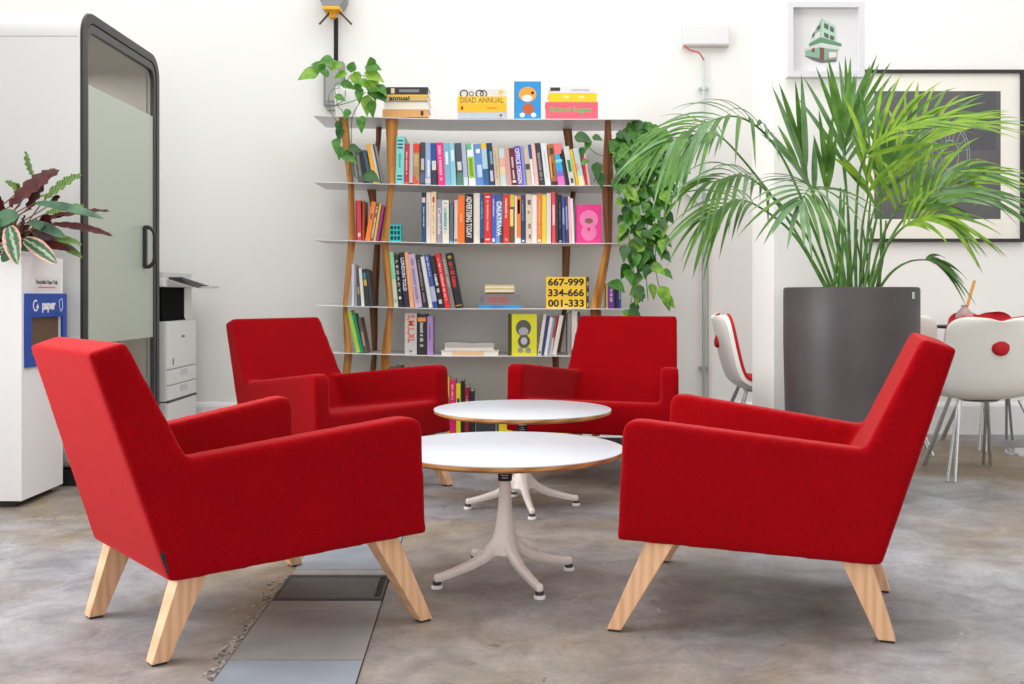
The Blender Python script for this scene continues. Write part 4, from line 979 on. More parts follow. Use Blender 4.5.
pr = thing('potted_pothos', 'dense trailing pothos hanging down the right end of the bookshelf', 'potted plant', (gx(628, 6.52), 6.52, SZ[1]), group='trailing pothos plants')
o0 = pr.location.copy()
mb = MB(); mb.lathe([(.055, 0), (.06, .004), (.075, .1), (.08, .17), (.076, .175), (.07, .165), (.066, .15)], 32); obj('pot', mb, M_DGREY, pr, smooth=50)
mb = MB(); mb.lathe([(.07, .145), (.066, .155), (.02, .16)], 24); obj('soil', mb, M_SOIL, pr)
mb = MB(); rr = random.Random(21)
strands = [[(628, 160, 6.5), (640, 130, 6.4), (652, 150, 6.3), (650, 200, 6.28), (645, 250, 6.27), (648, 300, 6.27)], [(628, 160, 6.5), (630, 130, 6.4), (636, 160, 6.25), (632, 210, 6.24), (640, 260, 6.24), (632, 316, 6.24)],
           [(628, 160, 6.5), (650, 135, 6.4), (664, 165, 6.3), (660, 215, 6.28), (655, 262, 6.28), (662, 300, 6.28)], [(628, 160, 6.5), (618, 135, 6.4), (622, 170, 6.24), (628, 230, 6.24), (634, 280, 6.24), (628, 316, 6.24)],
           [(628, 160, 6.5), (640, 125, 6.4), (670, 150, 6.34), (672, 172, 6.3)], [(626, 160, 6.5), (600, 155, 6.4), (592, 150, 6.36), (584, 142, 6.34)], [(626, 160, 6.5), (606, 165, 6.4), (598, 172, 6.36), (594, 182, 6.34)]]
for si, v in enumerate(strands):
    cv = catmull([at(*q_) for q_ in v], 40)
    mb.tube([p-o0 for p in cv[::2]], .0026, 5, 3)
for si, v in enumerate(strands[:5]):
    cv = catmull([at(*q_) for q_ in v], 40)
    for k in range(4, 41):
        py = HY-(cv[k].z-CZ)*F/cv[k].y
        if py > 268 and k % 3: continue
        for j in range(3 if py < 190 else (2 if py < 255 else 1)):
            L = rr.uniform(.065, .098); a = rr.uniform(-1.1, 1.1)
            p = cv[k]-o0+Vector((rr.uniform(-.045, .045), rr.uniform(-.05, .03), rr.uniform(-.02, .02)))
            heart(mb, p, L, Vector((math.sin(a), -.35+rr.uniform(-.2, .3), -math.cos(a)*.9+.15)), Vector((rr.uniform(-.5, .5), -1, rr.uniform(.1, .7))), rr.choice((0, 0, 1, 2, 2, 0)))
for (x, y, dx, dy, sz, mi) in [(574, 137, 1, .05, 17, 2), (592, 137, .9, .1, 10, 2), (590, 141, -.5, .8, 9, 0), (583, 147, -.2, .9, 9, 2), (597, 162, 0, 1, 14, 2), (599, 172, .2, 1, 13, 2), (588, 160, -.6, .3, 8, 0), (618, 287, -.7, -.4, 13, 0), (612, 281, .8, .5, 14, 0), (623, 311, .6, .3, 10, 0), (640, 284, -.3, 1, 16, 1), (660, 286, .5, 1, 17, 1), (664, 296, .4, .9, 12, 0), (650, 265, .8, .3, 15, 1), (662, 270, .9, .5, 11, 0)]:
    d = 6.24; p = at(x, y, d)-o0; L = sz*d/F*1.1
    heart(mb, p, L, Vector((dx, -.2, -dy)), Vector((rr.uniform(-.3, .3), -1, .5)), mi)
build_leaf('foliage', mb, PM, pr)

# ------------------------------------------------------------------ phone booth
BX, BY0, BY1, BZ0, BZ1 = gx(80, 4.92), 4.92, 6.0, .075, 2.30
bo = thing('office_booth', 'white rounded office phone booth with frosted glass door, left of the printer', 'phone booth', ((BX-1.1), (BY0+BY1)/2, 0))
bo_off = Vector((BX-1.1, (BY0+BY1)/2, 0))
def rrect(y0, y1, z0, z1, r, n=8):
    pts = []
    for cy, cz, a in ((y1-r, z1-r, 0), (y0+r, z1-r, 90), (y0+r, z0+r, 180), (y1-r, z0+r, 270)):
        for k in range(n+1):
            t = math.radians(a+90*k/n); pts.append((cy+r*math.cos(t), cz+r*math.sin(t)))
    return pts
def ring(mb, o_, i_, x0, x1, mi=0, off=Vector((0, 0, 0))):
    n = len(o_); vs = [Vector((x, p[0], p[1]))-off for x in (x0, x1) for p in (o_+i_)]
    fs = []
    for k in range(n):
        k2 = (k+1) % n
        fs += [(k, k2, n+k2, n+k), (2*n+k, 3*n+k, 3*n+k2, 2*n+k2), (k, 2*n+k, 2*n+k2, k2), (n+k, n+k2, 3*n+k2, 3*n+k)]
    mb.add(vs, fs, mi)
outer = rrect(BY0, BY1, BZ0, BZ1, .13); inner = rrect(BY0+.045, BY1-.045, BZ0+.045, BZ1-.045, .09)
mb = MB(); ring(mb, outer, inner, BX-2.2, BX-.001, 0, bo_off)
M_BOOTH = mat('white_booth_shell', (216, 217, 216), .35, noise=.01)
sh_ = obj('shell', mb, [M_BOOTH], bo, smooth=40)
mb = MB(); mb.box(BX-2.2, BX-.01, BY0-.0008, BY0+.01, 2.155, 2.1585); 
for v_ in range(len(mb.v)): mb.v[v_] = tuple(Vector(mb.v[v_])-bo_off)
obj('panel_seam', mb, mat('seam_grey', (176, 176, 176), .6), sh_)
ins = rrect(BY0+.046, BY1-.046, BZ0+.046, BZ1-.046, .089); ins2 = rrect(BY0+.056, BY1-.056, BZ0+.056, BZ1-.056, .08)
mb = MB(); ring(mb, ins, ins2, BX-1.3, BX-.05, 0, bo_off)
mb.prism([(p[0]-bo_off.y, p[1]-bo_off.z) for p in ins2], BX-1.3-bo_off.x, BX-1.28-bo_off.x, 'x', 0)
obj('lining', mb, mat('warm_grey_lining', (196, 188, 180), .8), bo, smooth=40)
mb = MB(); mb.prism([(p[0]-bo_off.y, p[1]-bo_off.z) for p in ins2], BX-1.0-bo_off.x, BX-.99-bo_off.x, 'x', 0)
obj('back_panel', mb, mat('beige_felt_panel', (186, 176, 168), .9), bo)
mb = MB(); mb.box(-1.0, 1.06, -.49, .49, 0, .076); obj('plinth', mb, M_BLACKM, bo)
# black door frame and glass
mb = MB()
f_o = rrect(BY0+.006, BY1-.006, BZ0+.006, BZ1-.006, .125); f_i = rrect(BY0+.05, BY1-.05, BZ0+.05, BZ1-.05, .09)
ring(mb, f_o, f_i, BX-.03, BX+.012, 0, bo_off)
df = obj('door_frame', mb, M_BLACKM, bo, smooth=40)
mb = MB(); f_o = rrect(BY0+.056, BY1-.056, BZ0+.056, BZ1-.056, .088); f_i = rrect(BY0+.078, BY1-.078, BZ0+.085, BZ1-.095, .07)
ring(mb, f_o, f_i, BX-.02, BX+.008, 0, bo_off)
dr_ = obj('door', mb, mat('graphite_door_rim', (70, 69, 70), .45), bo, smooth=40)
gl = bpy.data.materials.new('clear_glass'); gl.use_nodes = True
nt = gl.node_tree; b_ = nt.nodes['Principled BSDF']; b_.inputs['Base Color'].default_value = (.86, .9, .88, 1); b_.inputs['Transmission Weight'].default_value = 1; b_.inputs['Roughness'].default_value = .02; b_.inputs['IOR'].default_value = 1.1
gi = rrect(BY0+.077, BY1-.077, BZ0+.084, BZ1-.094, .07)
mb = MB(); mb.prism([(p[0]-bo_off.y, p[1]-bo_off.z) for p in gi], BX-.008-bo_off.x, BX-.002-bo_off.x, 'x')
obj('glass', mb, gl, dr_)
mb = MB()
mb.box(BX-.0018, BX-.0008, BY0+.079, BY1-.079, .68, 1.945)
for v_ in range(len(mb.v)): mb.v[v_] = tuple(Vector(mb.v[v_])-bo_off)
fr_m = mat('frosted_film', (186, 196, 182), .34, noise=.02, spec=.6)
obj('frosting', mb, fr_m, dr_)
mb = MB()
hy = 5.765
hz0, hz1 = gz(267, 5.83), gz(228, 5.83)
mb.tube([Vector(v)-bo_off for v in catmull([(BX+.005, hy, hz1), (BX+.035, hy, hz1-.002), (BX+.062, hy, hz1-.035), (BX+.064, hy, (hz0+hz1)/2), (BX+.062, hy, hz0+.035), (BX+.035, hy, hz0+.002), (BX+.005, hy, hz0)], 28)], .011, 10)
mb.box(BX+.002-bo_off.x, BX+.02-bo_off.x, hy-.012-bo_off.y, hy+.012-bo_off.y, hz0-.004, hz1+.004)
obj('handle', mb, M_BLACKM, dr_, smooth=50)

# ------------------------------------------------------------------ recycling bin planter
NX, NY0, NY1, NZ = gx(21.5, 4.46), 4.46, 4.87, 1.092
bn = thing('recycling_bin', 'white recycling cabinet with blue paper slot at the left edge', 'recycling bin', (NX-.6, (NY0+NY1)/2, 0))
no = Vector((NX-.6, (NY0+NY1)/2, 0))
mb = MB(); hw = (NY1-NY0)/2
M_BIN = mat('white_bin', (244, 244, 245), .4, noise=.01)
def fpy(px): return NX*F/(px-512)-no.y         # depth on the side face from pixel column
wy0, wy1 = fpy(29.5), fpy(60.5); wz0, wz1 = gz(355, 4.53), gz(317.5, 4.53)
mb.box(-.6, .6-.02, -hw, hw, .03, .9)
mb.box(.58, .6, -hw, wy0, .03, NZ); mb.box(.58, .6, wy1, hw, .03, NZ); mb.box(.58, .6, wy0, wy1, .03, wz0); mb.box(.58, .6, wy0, wy1, wz1, NZ)
mb.box(-.6, .58, -hw, -hw+.02, .9, NZ); mb.box(-.6, .58, hw-.02, hw, .9, NZ); mb.box(-.6, -.58, -hw, hw, .9, NZ)
obj('cabinet', mb, M_BIN, bn)
mb = MB(); mb.box(-.56, .56, -hw+.03, hw-.03, 0, .035); obj('plinth', mb, M_BLACKM, bn)
mb = MB(); mb.box(-.58, .58, -hw+.02, hw-.02, .9, 1.05); obj('soil', mb, M_SOIL, bn)
fy0, fy1 = fpy(24), fpy(64.4); fz0, fz1 = gz(367.6, 4.5), gz(293.4, 4.5)
M_BLUE = mat('blue_slot_frame', (28, 76, 172), .4)
mb = MB(); mb.box(.6, .612, fy0, fy1, wz1, fz1); mb.box(.6, .612, fy0, fy1, fz0, wz0); mb.box(.6, .612, fy0, wy0, wz0, wz1); mb.box(.6, .612, wy1, fy1, wz0, wz1)
fm = obj('slot_frame', mb, M_BLUE, bn, bevel=.002, label='blue frame lettered paper')
mb = MB(); mb.box(.584, .590, wy0+.001, wy1-.001, wz0+.001, wz1-.001); obj('slot_flap', mb, mat('brown_flap', (104, 78, 58), .5, spec=.6), bn)
ROTS = Matrix.Rotation(math.pi/2, 4, 'Z') @ RX90      # text facing +x
cyc = (fy0+fy1)/2; zt = gz(305.5, 4.6)
text('lettering', 'paper', .058, Matrix.Translation((.6125, cyc+.01, zt)) @ ROTS, cmat((244, 246, 250)), fm, bold=.0022)
mb = MB()
def arc(mb, cy, cz, r, a0, a1, w, n=16, x=.6122, sq=1.):
    for k in range(n):
        a = math.radians(a0+(a1-a0)*k/n); b = math.radians(a0+(a1-a0)*(k+1)/n)
        mb.prism([(cy+r*math.cos(t)*sq, cz+r*math.sin(t)) for t in (a, b)]+[(cy+(r-w)*math.cos(t)*sq, cz+(r-w)*math.sin(t)) for t in (b, a)], x, x+.0012, 'x')
arc(mb, fy0+.083, zt, .026, 60, 320, .007)
obj('cycle_symbol', mb, cmat((244, 246, 250)), fm)
mb = MB(); mb.prism([(fy0+.083+.005, zt-.012), (fy0+.083+.032, zt-.012), (fy0+.083+.018, zt+.01)], .6122, .6134, 'x')
obj('arrow_head', mb, cmat((244, 246, 250)), fm); mb = MB()
for a, b in (((0, .022), (.03, .03)), ((.03, .03), (.038, -.012)), ((.038, -.012), (.018, -.03)), ((.018, -.03), (.004, -.012)), ((.004, -.012), (0, .022))):
    mb.tube([(.6128, fy1-.085+a[0], zt+a[1]), (.6128, fy1-.085+b[0], zt+b[1])], .0014, 5)
obj('sheet_symbol', mb, cmat((244, 246, 250)), fm)
lb_ = MB(); lb_.box(.6, .6012, fpy(33), fpy(60), gz(290.5, 4.62), gz(277, 4.62)); lbo = obj('notice', lb_, mat('white_notice', (238, 236, 234), .5), bn)
text('lettering', 'Recyclable Paper Only', .026, Matrix.Translation((.6014, (fpy(33)+fpy(60))/2, gz(282, 4.62))) @ ROTS, cmat((60, 60, 66)), lbo, bold=.0004, xs=.92)
mb = MB()
for k in range(14):
    y = fpy(38)+k*.0125; mb.box(.6012, .6018, y, y+.009, gz(288, 4.62), gz(286.6, 4.62))
obj('small_print', mb, cmat((220, 90, 84)), lbo)
# prayer plants growing out of it
cp = thing('prayer_plant', 'bushy prayer plant with maroon and striped leaves on the white recycling cabinet', 'plant', (NX-.35, 4.66, 1.05))
o0 = cp.location.copy(); mb = MB(); rr = random.Random(9)
def pinkedge():
    m = mat('calathea_pink_edge', (52, 90, 62), .4); nt = m.node_tree; b = nt.nodes['Principled BSDF']; L = nt.links.new
    tc = nt.nodes.new('ShaderNodeTexCoord'); sx = nt.nodes.new('ShaderNodeSeparateXYZ'); L(tc.outputs['UV'], sx.inputs[0])
    a = nt.nodes.new('ShaderNodeMath'); a.operation = 'SUBTRACT'; a.inputs[1].default_value = .5; L(sx.outputs['Y'], a.inputs[0])
    c = nt.nodes.new('ShaderNodeMath'); c.operation = 'ABSOLUTE'; L(a.outputs[0], c.inputs[0])
    n = nt.nodes.new('ShaderNodeTexNoise'); n.inputs['Scale'].default_value = 9; L(tc.outputs['UV'], n.inputs['Vector'])
    d = nt.nodes.new('ShaderNodeMath'); d.operation = 'MULTIPLY_ADD'; d.inputs[1].default_value = .35; L(n.outputs['Fac'], d.inputs[0]); L(c.outputs[0], d.inputs[2])
    r = nt.nodes.new('ShaderNodeValToRGB'); e = r.color_ramp.elements; e[0].position = .22; e[0].color = lin((150, 172, 140))+(1,); e[1].position = .58; e[1].color = lin((206, 158, 140))+(1,)
    x = e.new(.30); x.color = lin((40, 78, 56))+(1,); x = e.new(.5); x.color = lin((56, 96, 66))+(1,)
    L(d.outputs[0], r.inputs['Fac']); L(r.outputs['Color'], b.inputs['Base Color']); return m
CM = [leafmat('calathea_light', (152, 186, 100), (60, 98, 48), stripes=3.2, trans=.2), leafmat('calathea_maroon', (92, 30, 28), (62, 20, 22), 14, trans=.1), leafmat('calathea_green', (78, 116, 86), (44, 78, 56), 12), pinkedge(), leafmat('calathea_stem', (150, 96, 66), (110, 60, 44), 20)]
def lprof(s): return math.sin(math.pi*min(1, (s*.96+.04)))**.62 if 0 < s < 1 else 0
LV = [((35, 178), (25, 152), 10, 0, 4.70), ((25, 197), (5, 182), 9, 0, 4.72), ((44, 200), (82, 175), 11, 0, 4.72), ((9, 207), (59, 170), 15, 1, 4.55), ((28, 210), (54, 169), 13, 1, 4.58), ((34, 203), (104, 219), 7, 2, 4.5),
      ((45, 219), (110, 211), 6.5, 1, 4.62), ((51, 224), (113, 236), 6.5, 1, 4.6), ((28, 222), (66, 238), 9, 2, 4.5), ((45, 239), (82, 245), 7, 0, 4.66), ((55, 243), (83, 258), 6, 0, 4.66), ((24, 239), (58, 264), 12, 3, 4.42), ((9, 226), (18, 265), 14, 3, 4.4), ((19, 216), (-8, 224), 15, 2, 4.42),
      ((22, 240), (25, 215), 8, 1, 4.5), ((32, 231), (60, 248), 9, 1, 4.58), ((45, 214), (85, 206), 7, 0, 4.64), ((8, 246), (-8, 252), 10, 3, 4.44), ((20, 205), (18, 183), 9, 0, 4.76), ((40, 226), (64, 214), 8, 1, 4.7), ((5, 238), (-14, 214), 12, 2, 4.5), ((30, 238), (46, 256), 8, 2, 4.46), ((2, 214), (-16, 190), 12, 1, 4.6), ((-6, 226), (-34, 206), 12, 0, 4.66), ((-14, 240), (-44, 240), 12, 2, 4.6), ((30, 205), (44, 196), 7, 0, 4.74), ((50, 205), (60, 196), 6, 1, 4.74), ((36, 244), (72, 250), 7, 1, 4.6), ((12, 244), (34, 250), 8, 2, 4.5), ((14, 250), (2, 262), 9, 2, 4.43)]
for k in range(26):
    bx_ = -20+k*2.6+rr.uniform(-3, 3); a_ = rr.uniform(-1.3, 1.3); ln_ = rr.uniform(16, 34)
    LV.append(((bx_, rr.uniform(236, 252)), (bx_+ln_*math.sin(a_), 240-ln_*math.cos(a_)*.8), rr.uniform(7, 11), rr.choice((1, 2, 2, 1, 0)), rr.uniform(4.58, 4.8)))
for (b, t, w, mi, d) in LV:
    p0 = at(b[0], b[1], d)-o0; p1 = at(t[0], t[1], d-.08+rr.uniform(-.1, .1))-o0
    L = (p1-p0).length; arch = .12*L
    dv = (p1-p0)+Vector((0, 0, arch))
    ribbon(mb, p0, dv, dv.length, w*.5*d/F*1.3, arch/dv.length, Vector((rr.uniform(-.3, .5), -1, .6)), 16, .28, mi, prof=lprof, wave=.20 if mi in (0, 1) else .06, twist=rr.uniform(-.5, .5))
    root = Vector((rr.uniform(-.1, .2), rr.uniform(-.08, .05), -.005))
    mb.tube(catmull([root, lerp(root, p0, .5)+Vector((0, 0, .03)), p0], 8), .0028, 5, 4)
build_leaf('foliage', mb, CM, cp)

# ------------------------------------------------------------------ copier
QX, QY0, QY1 = gx(168, 6.10), 6.10, 6.66
cpn = thing('photocopier', 'white office photocopier with black tray gap, right of the booth', 'photocopier', (QX-.3, (QY0+QY1)/2, 0))
qo = Vector((QX-.3, (QY0+QY1)/2, 0)); h = (QY1-QY0)/2
M_COP = mat('copier_white', (238, 238, 236), .45, noise=.01); M_CG = mat('copier_grey', (212, 212, 213), .45)
zz = [.03, gz(402, 6.12), gz(386, 6.12), gz(370, 6.12), gz(321.5, 6.12), gz(287, 6.12), gz(280, 6.12)]
mb = MB(); mb.box(-.3, .29, -h, h, .03, zz[4]); obj('body', mb, M_CG, cpn, bevel=.006)
mb = MB(); mb.box(-.26, .26, -h+.03, h-.03, 0, .035); obj('castor_base', mb, M_BLACKM, cpn)
for z0, z1, nm in ((zz[3]+.004, zz[4]-.006, 'front_cover'), (zz[2]+.004, zz[3]-.004, 'drawer'), (zz[1]+.008, zz[2]-.004, 'drawer'), (.04, zz[1]-.006, 'front_cover')):
    mb = MB(); mb.box(.288, .302, -h+.004, h-.02, z0, z1); dd = obj(nm, mb, M_COP, cpn, bevel=.004)
    if nm == 'drawer':
        mb = MB(); mb.box(.3025, .305, -.06, .07, z1-.04, z1-.006); obj('handle', mb, M_CG, dd)
mb = MB(); mb.box(.286, .303, -h+.002, h-.01, zz[1]-.005, zz[1]+.006); mb.box(-.301, .29, -h-.001, -h+.01, zz[1]-.004, zz[1]+.004); obj('band', mb, M_DGREY, cpn)
mb = MB(); mb.box(.3015, .3035, -.03, .02, .66, .672); obj('badge', mb, M_DGREY, cpn); mb = MB(); mb.box(.3015, .3035, -.2, -.185, .50, .54); obj('door_latch', mb, M_DGREY, cpn)
mb = MB(); mb.box(-.28, .27, -h+.002, h-.14, zz[4], zz[4]+.012); mb.box(-.28, .262, -h+.004, h-.14, zz[4], zz[5]); mb.box(-.28, .22, -h+.02, h-.14, zz[4]+.07, zz[4]+.08); mb.box(-.28, .27, -h+.002, h-.14, zz[5]-.004, zz[5]); obj('output_tray', mb, mat('black_recess', (14, 14, 15), .9, spec=.1), cpn)
mb = MB(); mb.box(-.29, .27, h-.14, h-.01, zz[4], zz[5]); obj('column', mb, M_COP, cpn, bevel=.004)
mb = MB(); mb.box(-.3, .28, -h, h, zz[5], zz[6]+.012); obj('scanner', mb, M_COP, cpn, bevel=.006)
mb = MB(); mb.box(-.3, .27, -h+.01, h-.01, zz[6]+.012, zz[6]+.05); obj('lid', mb, M_CG, cpn, bevel=.008)
mb = MB(); Mp = Matrix.Translation((.34, .02, zz[5]+.028)) @ Matrix.Rotation(math.radians(-5), 4, 'X') @ Matrix.Rotation(math.radians(1), 4, 'Y')
mb.box(-.045, .04, -h, h+.02, -.007, .007, 0, Mp); pnl = obj('control_panel', mb, M_DGREY, cpn, bevel=.003)
mb = MB(); mb.box(-.03, .03, -.1, .1, .0075, .0085, 0, Mp); obj('screen', mb, M_BLACKM, pnl)
mb = MB(); mb.box(.36, .44, h-.15, h+.02, zz[5]-.005, zz[5]+.008); obj('side_shelf', mb, M_CG, cpn)

# ------------------------------------------------------------------ wall fittings
wt = thing('alarm_box', 'white plastic alarm box high on the back wall above thin conduit', 'wall box', (gx(706, 6.78), WY, gz(35.5, 6.78)))
mb = MB(); mb.box(-.153, .153, -.06, 0, -.066, .07); obj('casing', mb, M_WHITEP, wt, bevel=.012)
mb = MB(); mb.box(-.15, .15, -.045, -.0, -.072, -.064); obj('lower_rim', mb, mat('ivory_plastic', (214, 208, 198), .5), wt)
cd = thing('conduit', 'thin steel conduit running down the wall below the white alarm box', 'conduit', (gx(703.8, 6.79), 6.79, 0))
c0 = cd.location.copy()
M_COND = mat('galvanised_conduit', (176, 184, 184), .4, metal=.4); M_CONDG = mat('painted_conduit', (206, 220, 216), .45)
mb = MB(); mb.tube([(0, 0, 0.0), (0, 0, gz(180, 6.79))], .0115, 10); obj('lower_pipe', mb, M_COND, cd, smooth=50, label='bare grey steel lower pipe')
mb = MB(); mb.tube([(0, 0, gz(180, 6.79)), (0, 0, gz(57, 6.79))], .0105, 10); obj('upper_pipe', mb, M_CONDG, cd, smooth=50, label='pale painted upper pipe')
mb = MB(); mb.tube([(.03, .012, .21), (.03, .012, gz(225, 6.79)), (.02, .012, gz(212, 6.79)), (-.05, .012, gz(202, 6.79)), (-.16, .012, gz(188, 6.79))], .006, 8); obj('branch_pipe', mb, mat('beige_cable_trunk', (190, 184, 176), .6), cd, smooth=50)
for py in (88, 368):
    mb = MB(); z = gz(py, 6.79); mb.tube([(0, 0, z-.014), (0, 0, z+.014)], .016, 12); mb.box(-.034, .034, .005, .022, z-.008, z+.008); mb.tube([(-.028, -.006, z), (-.028, .01, z)], .008, 8); mb.tube([(.028, -.006, z), (.028, .01, z)], .008, 8); obj('clip', mb, M_CONDG if py < 200 else M_COND, cd, smooth=50)
mb = MB(); mb.tube(catmull([at(684.5, 45.5, 6.74), at(690, 50, 6.74), at(699, 53, 6.75), at(703.8, 60, 6.78)], 14), .0045, 8)
o = obj('red_cable', mb, mat('red_cable', (206, 70, 54), .5), smooth=60); tag(o, 'short red cable from the alarm box into the conduit', 'cable')

eb = thing('isolator_box', 'grey electrical box on the wall behind the white-potted pothos', 'electrical box', (gx(333.5, 6.74), WY, gz(84, 6.74)))
mb = MB(); mb.box(-.066, .066, -.09, 0, -.145, .15); obj('casing', mb, M_GREY, eb, bevel=.012)
mb = MB(); mb.box(-.05, .05, -.095, -.088, -.115, .12); mb.box(-.05, .05, -.08, 0, -.165, -.14); obj('cover', mb, mat('grey_cover', (160, 160, 160), .5), eb, bevel=.005)
fc = thing('flexible_conduit', 'black ribbed conduit rising from the grey box to the bracket', 'conduit', (gx(335.5, 6.74), 6.76, gz(61, 6.74)))
mb = MB(); zt_ = gz(17, 6.74)-gz(61, 6.74); pr_ = []
n = 54
for k in range(n): 
    z = zt_*k/n; pr_ += [(.010, z), (.0155, z+zt_/n*.3), (.0155, z+zt_/n*.6), (.010, z+zt_/n*.9)]
mb.lathe(pr_, 16); obj('sleeve', mb, mat('ribbed_black_plastic', (54, 54, 58), .5), fc)
br = thing('wall_luminaire', 'grey fitting with yellow base and two struts at the top left', 'wall fitting', (gx(333, 6.7), 6.78, gz(8, 6.7)))
s = 6.7/F
mb = MB(); mb.prism([(-9*s, 0), (8*s, 0), (13*s, 8*s), (14*s, 24*s), (-14*s, 24*s), (-13*s, 8*s)], -.12, .02, 'y'); obj('housing', mb, M_GREY, br, bevel=.006)
mb = MB(); mb.box(-9*s, 8*s, -.13, 0, -3.2*s, 0); mb.box(-4*s, 2*s, -.08, -.02, -9*s, -3*s); obj('base', mb, mat('yellow_plastic', (240, 176, 30), .5), br, bevel=.003, label='yellow base')
for sx in (-1, 1):
    mb = MB(); mb.tube([((-3 if sx < 0 else 6)*s, -.06, -3*s), ((-13 if sx < 0 else 19)*s, -.10, -17*s)], .007, 8); obj('strut', mb, M_DGREY, br, smooth=50)
    
# ------------------------------------------------------------------ pictures
mp = thing('framed_print', 'large framed dark grey print in white mount behind the palm', 'picture', (0, 0, 0))
d = WY-.02; x0, x1, z0, z1 = gx(853, d), gx(1023.5, d), gz(242, d), gz(70, d); mp.location = ((x0+x1)/2, WY, (z0+z1)/2); W2, H2 = (x1-x0)/2, (z1-z0)/2
t = .022; mb = MB()
for b in ((-W2, W2, H2-t, H2), (-W2, W2, -H2, -H2+t), (-W2, -W2+t, -H2+t, H2-t), (W2-t, W2, -H2+t, H2-t)): mb.box(b[0], b[1], -.035, 0, b[2], b[3])
obj('frame', mb, mat('black_frame', (42, 41, 42), .4), mp)
mb = MB(); mb.box(-W2+t, W2-t, -.015, -.004, -H2+t, H2-t); mt_ = obj('mount', mb, mat('cream_mount', (240, 236, 226), .8), mp)
mx_ = mp.location.x; mz_ = mp.location.z
ax0, ax1, az0, az1 = gx(874.5, d)-mx_, gx(1001, d)-mx_, gz(219, d)-mz_, gz(91, d)-mz_
mb = MB(); mb.box(ax0, ax1, -.0155, -.0145, az0, az1, 0); mb.box(gx(966, d)-mx_, ax1-.03, -.0162, -.015, gz(150, d)-mz_, az1, 1); mb.box(gx(900, d)-mx_, gx(935, d)-mx_, -.0162, -.015, gz(150, d)-mz_, gz(120, d)-mz_, 2)
pc = obj('print', mb, [mat('print_dark_grey', (96, 94, 96), .7, noise=.12, nscale=6), mat('print_darker_grey', (84, 84, 88), .7), mat('print_mid_grey', (112, 110, 112), .7)], mt_)
mb = MB(); cx_, cz_ = gx(950, d)-mx_, gz(155, d)-mz_
for r, sq in ((.215, .62), (.19, .62), (.10, .6)):
    arc(mb, 0, 0, r, 0, 360, .005, 40, 0, sq)
vs_ = []
for v in mb.v: vs_.append((cx_+v[1], -.0166+v[0]*.3, cz_+v[2]))
mb.v = vs_
for k in range(9):
    a = k*math.pi/9+.2; mb.tube([(cx_+math.cos(a)*.1*.6, -.0166, cz_+math.sin(a)*.1), (cx_+math.cos(a)*.21*.62, -.0166, cz_+math.sin(a)*.21)], .0014, 4)
for (a, b) in (((905, 128), (940, 132)), ((905, 150), (938, 150)), ((940, 132), (962, 118)), ((905, 128), (905, 175)), ((930, 180), (975, 205)), ((975, 205), (990, 190))):
    mb.tube([(gx(a[0], d)-mx_, -.0166, gz(a[1], d)-mz_), (gx(b[0], d)-mx_, -.0166, gz(b[1], d)-mz_)], .0018, 4)
obj('drawing', mb, mat('print_pale_line', (176, 176, 178), .7), pc)

d = 5.11; sf = thing('box_frame', 'small white box frame with drawing of a green corner building', 'picture', (gx(826, d), 5.15, gz(39.4, d)))
W2, H2 = 38.5*d/F, 37.6*d/F; t = 5.6*d/F; mb = MB()
for b in ((-W2, W2, H2-t, H2), (-W2, W2, -H2, -H2+t), (-W2, -W2+t, -H2+t, H2-t), (W2-t, W2, -H2+t, H2-t)): mb.box(b[0], b[1], -.045, 0, b[2], b[3])
obj('frame', mb, mat('white_frame', (212, 210, 215), .45), sf)
mb = MB(); mb.box(-W2+t, W2-t, -.012, -.002, -H2+t, H2-t); bk = obj('backing', mb, mat('white_paper', (216, 215, 216), .9), sf)
def pz(x, y): return ((x-826*1.)*d/F, (39.4-y)*d/F)
def zc(X, Y): return pz(770+X/5.7, Y/5.7)           # read off an enlarged view
C = [((150, 176, 156), [(238, 215), (305, 95), (300, 215), (240, 245)]), ((176, 204, 184), [(305, 95), (385, 140), (390, 235), (300, 215)]), ((206, 210, 206), [(240, 205), (296, 170), (296, 200), (240, 232)]),
     ((96, 140, 108), [(232, 240), (300, 205), (418, 240), (415, 258), (300, 235), (232, 258)]), ((196, 200, 196), [(205, 270), (290, 240), (400, 262), (410, 280), (292, 262), (206, 284)]),
     ((126, 170, 146), [(208, 284), (292, 262), (292, 325), (212, 308)]), ((120, 80, 70), [(292, 262), (318, 266), (318, 335), (292, 325)]), ((130, 160, 142), [(318, 266), (395, 276), (390, 330), (318, 335)]), ((220, 206, 206), [(345, 290), (390, 290), (388, 318), (345, 322)]),
     ((106, 100, 104), [(205, 310), (292, 326), (318, 337), (390, 330), (385, 345), (300, 352), (250, 335)]),
     ((90, 96, 100), [(318, 122), (342, 134), (342, 162), (318, 150)]), ((90, 96, 100), [(352, 140), (372, 150), (372, 178), (352, 168)]), ((90, 96, 100), [(318, 176), (342, 188), (342, 212), (318, 200)]), ((90, 96, 100), [(352, 192), (374, 200), (374, 222), (352, 216)]),
     ((80, 90, 90), [(250, 190), (262, 172), (262, 196), (250, 212)]), ((80, 90, 90), [(276, 150), (294, 132), (294, 150), (276, 166)]), ((150, 50, 50), [(248, 270), (262, 266), (262, 290), (248, 290)])]
mb = MB(); ms_ = []
for k, (c, pts) in enumerate(C):
    m_ = cmat(c, .8)
    if m_ not in ms_: ms_.append(m_)
    mb.prism([zc(*p) for p in pts], -.0126-.0002*k, -.0115, 'y', ms_.index(m_))
obj('drawing', mb, ms_, bk)

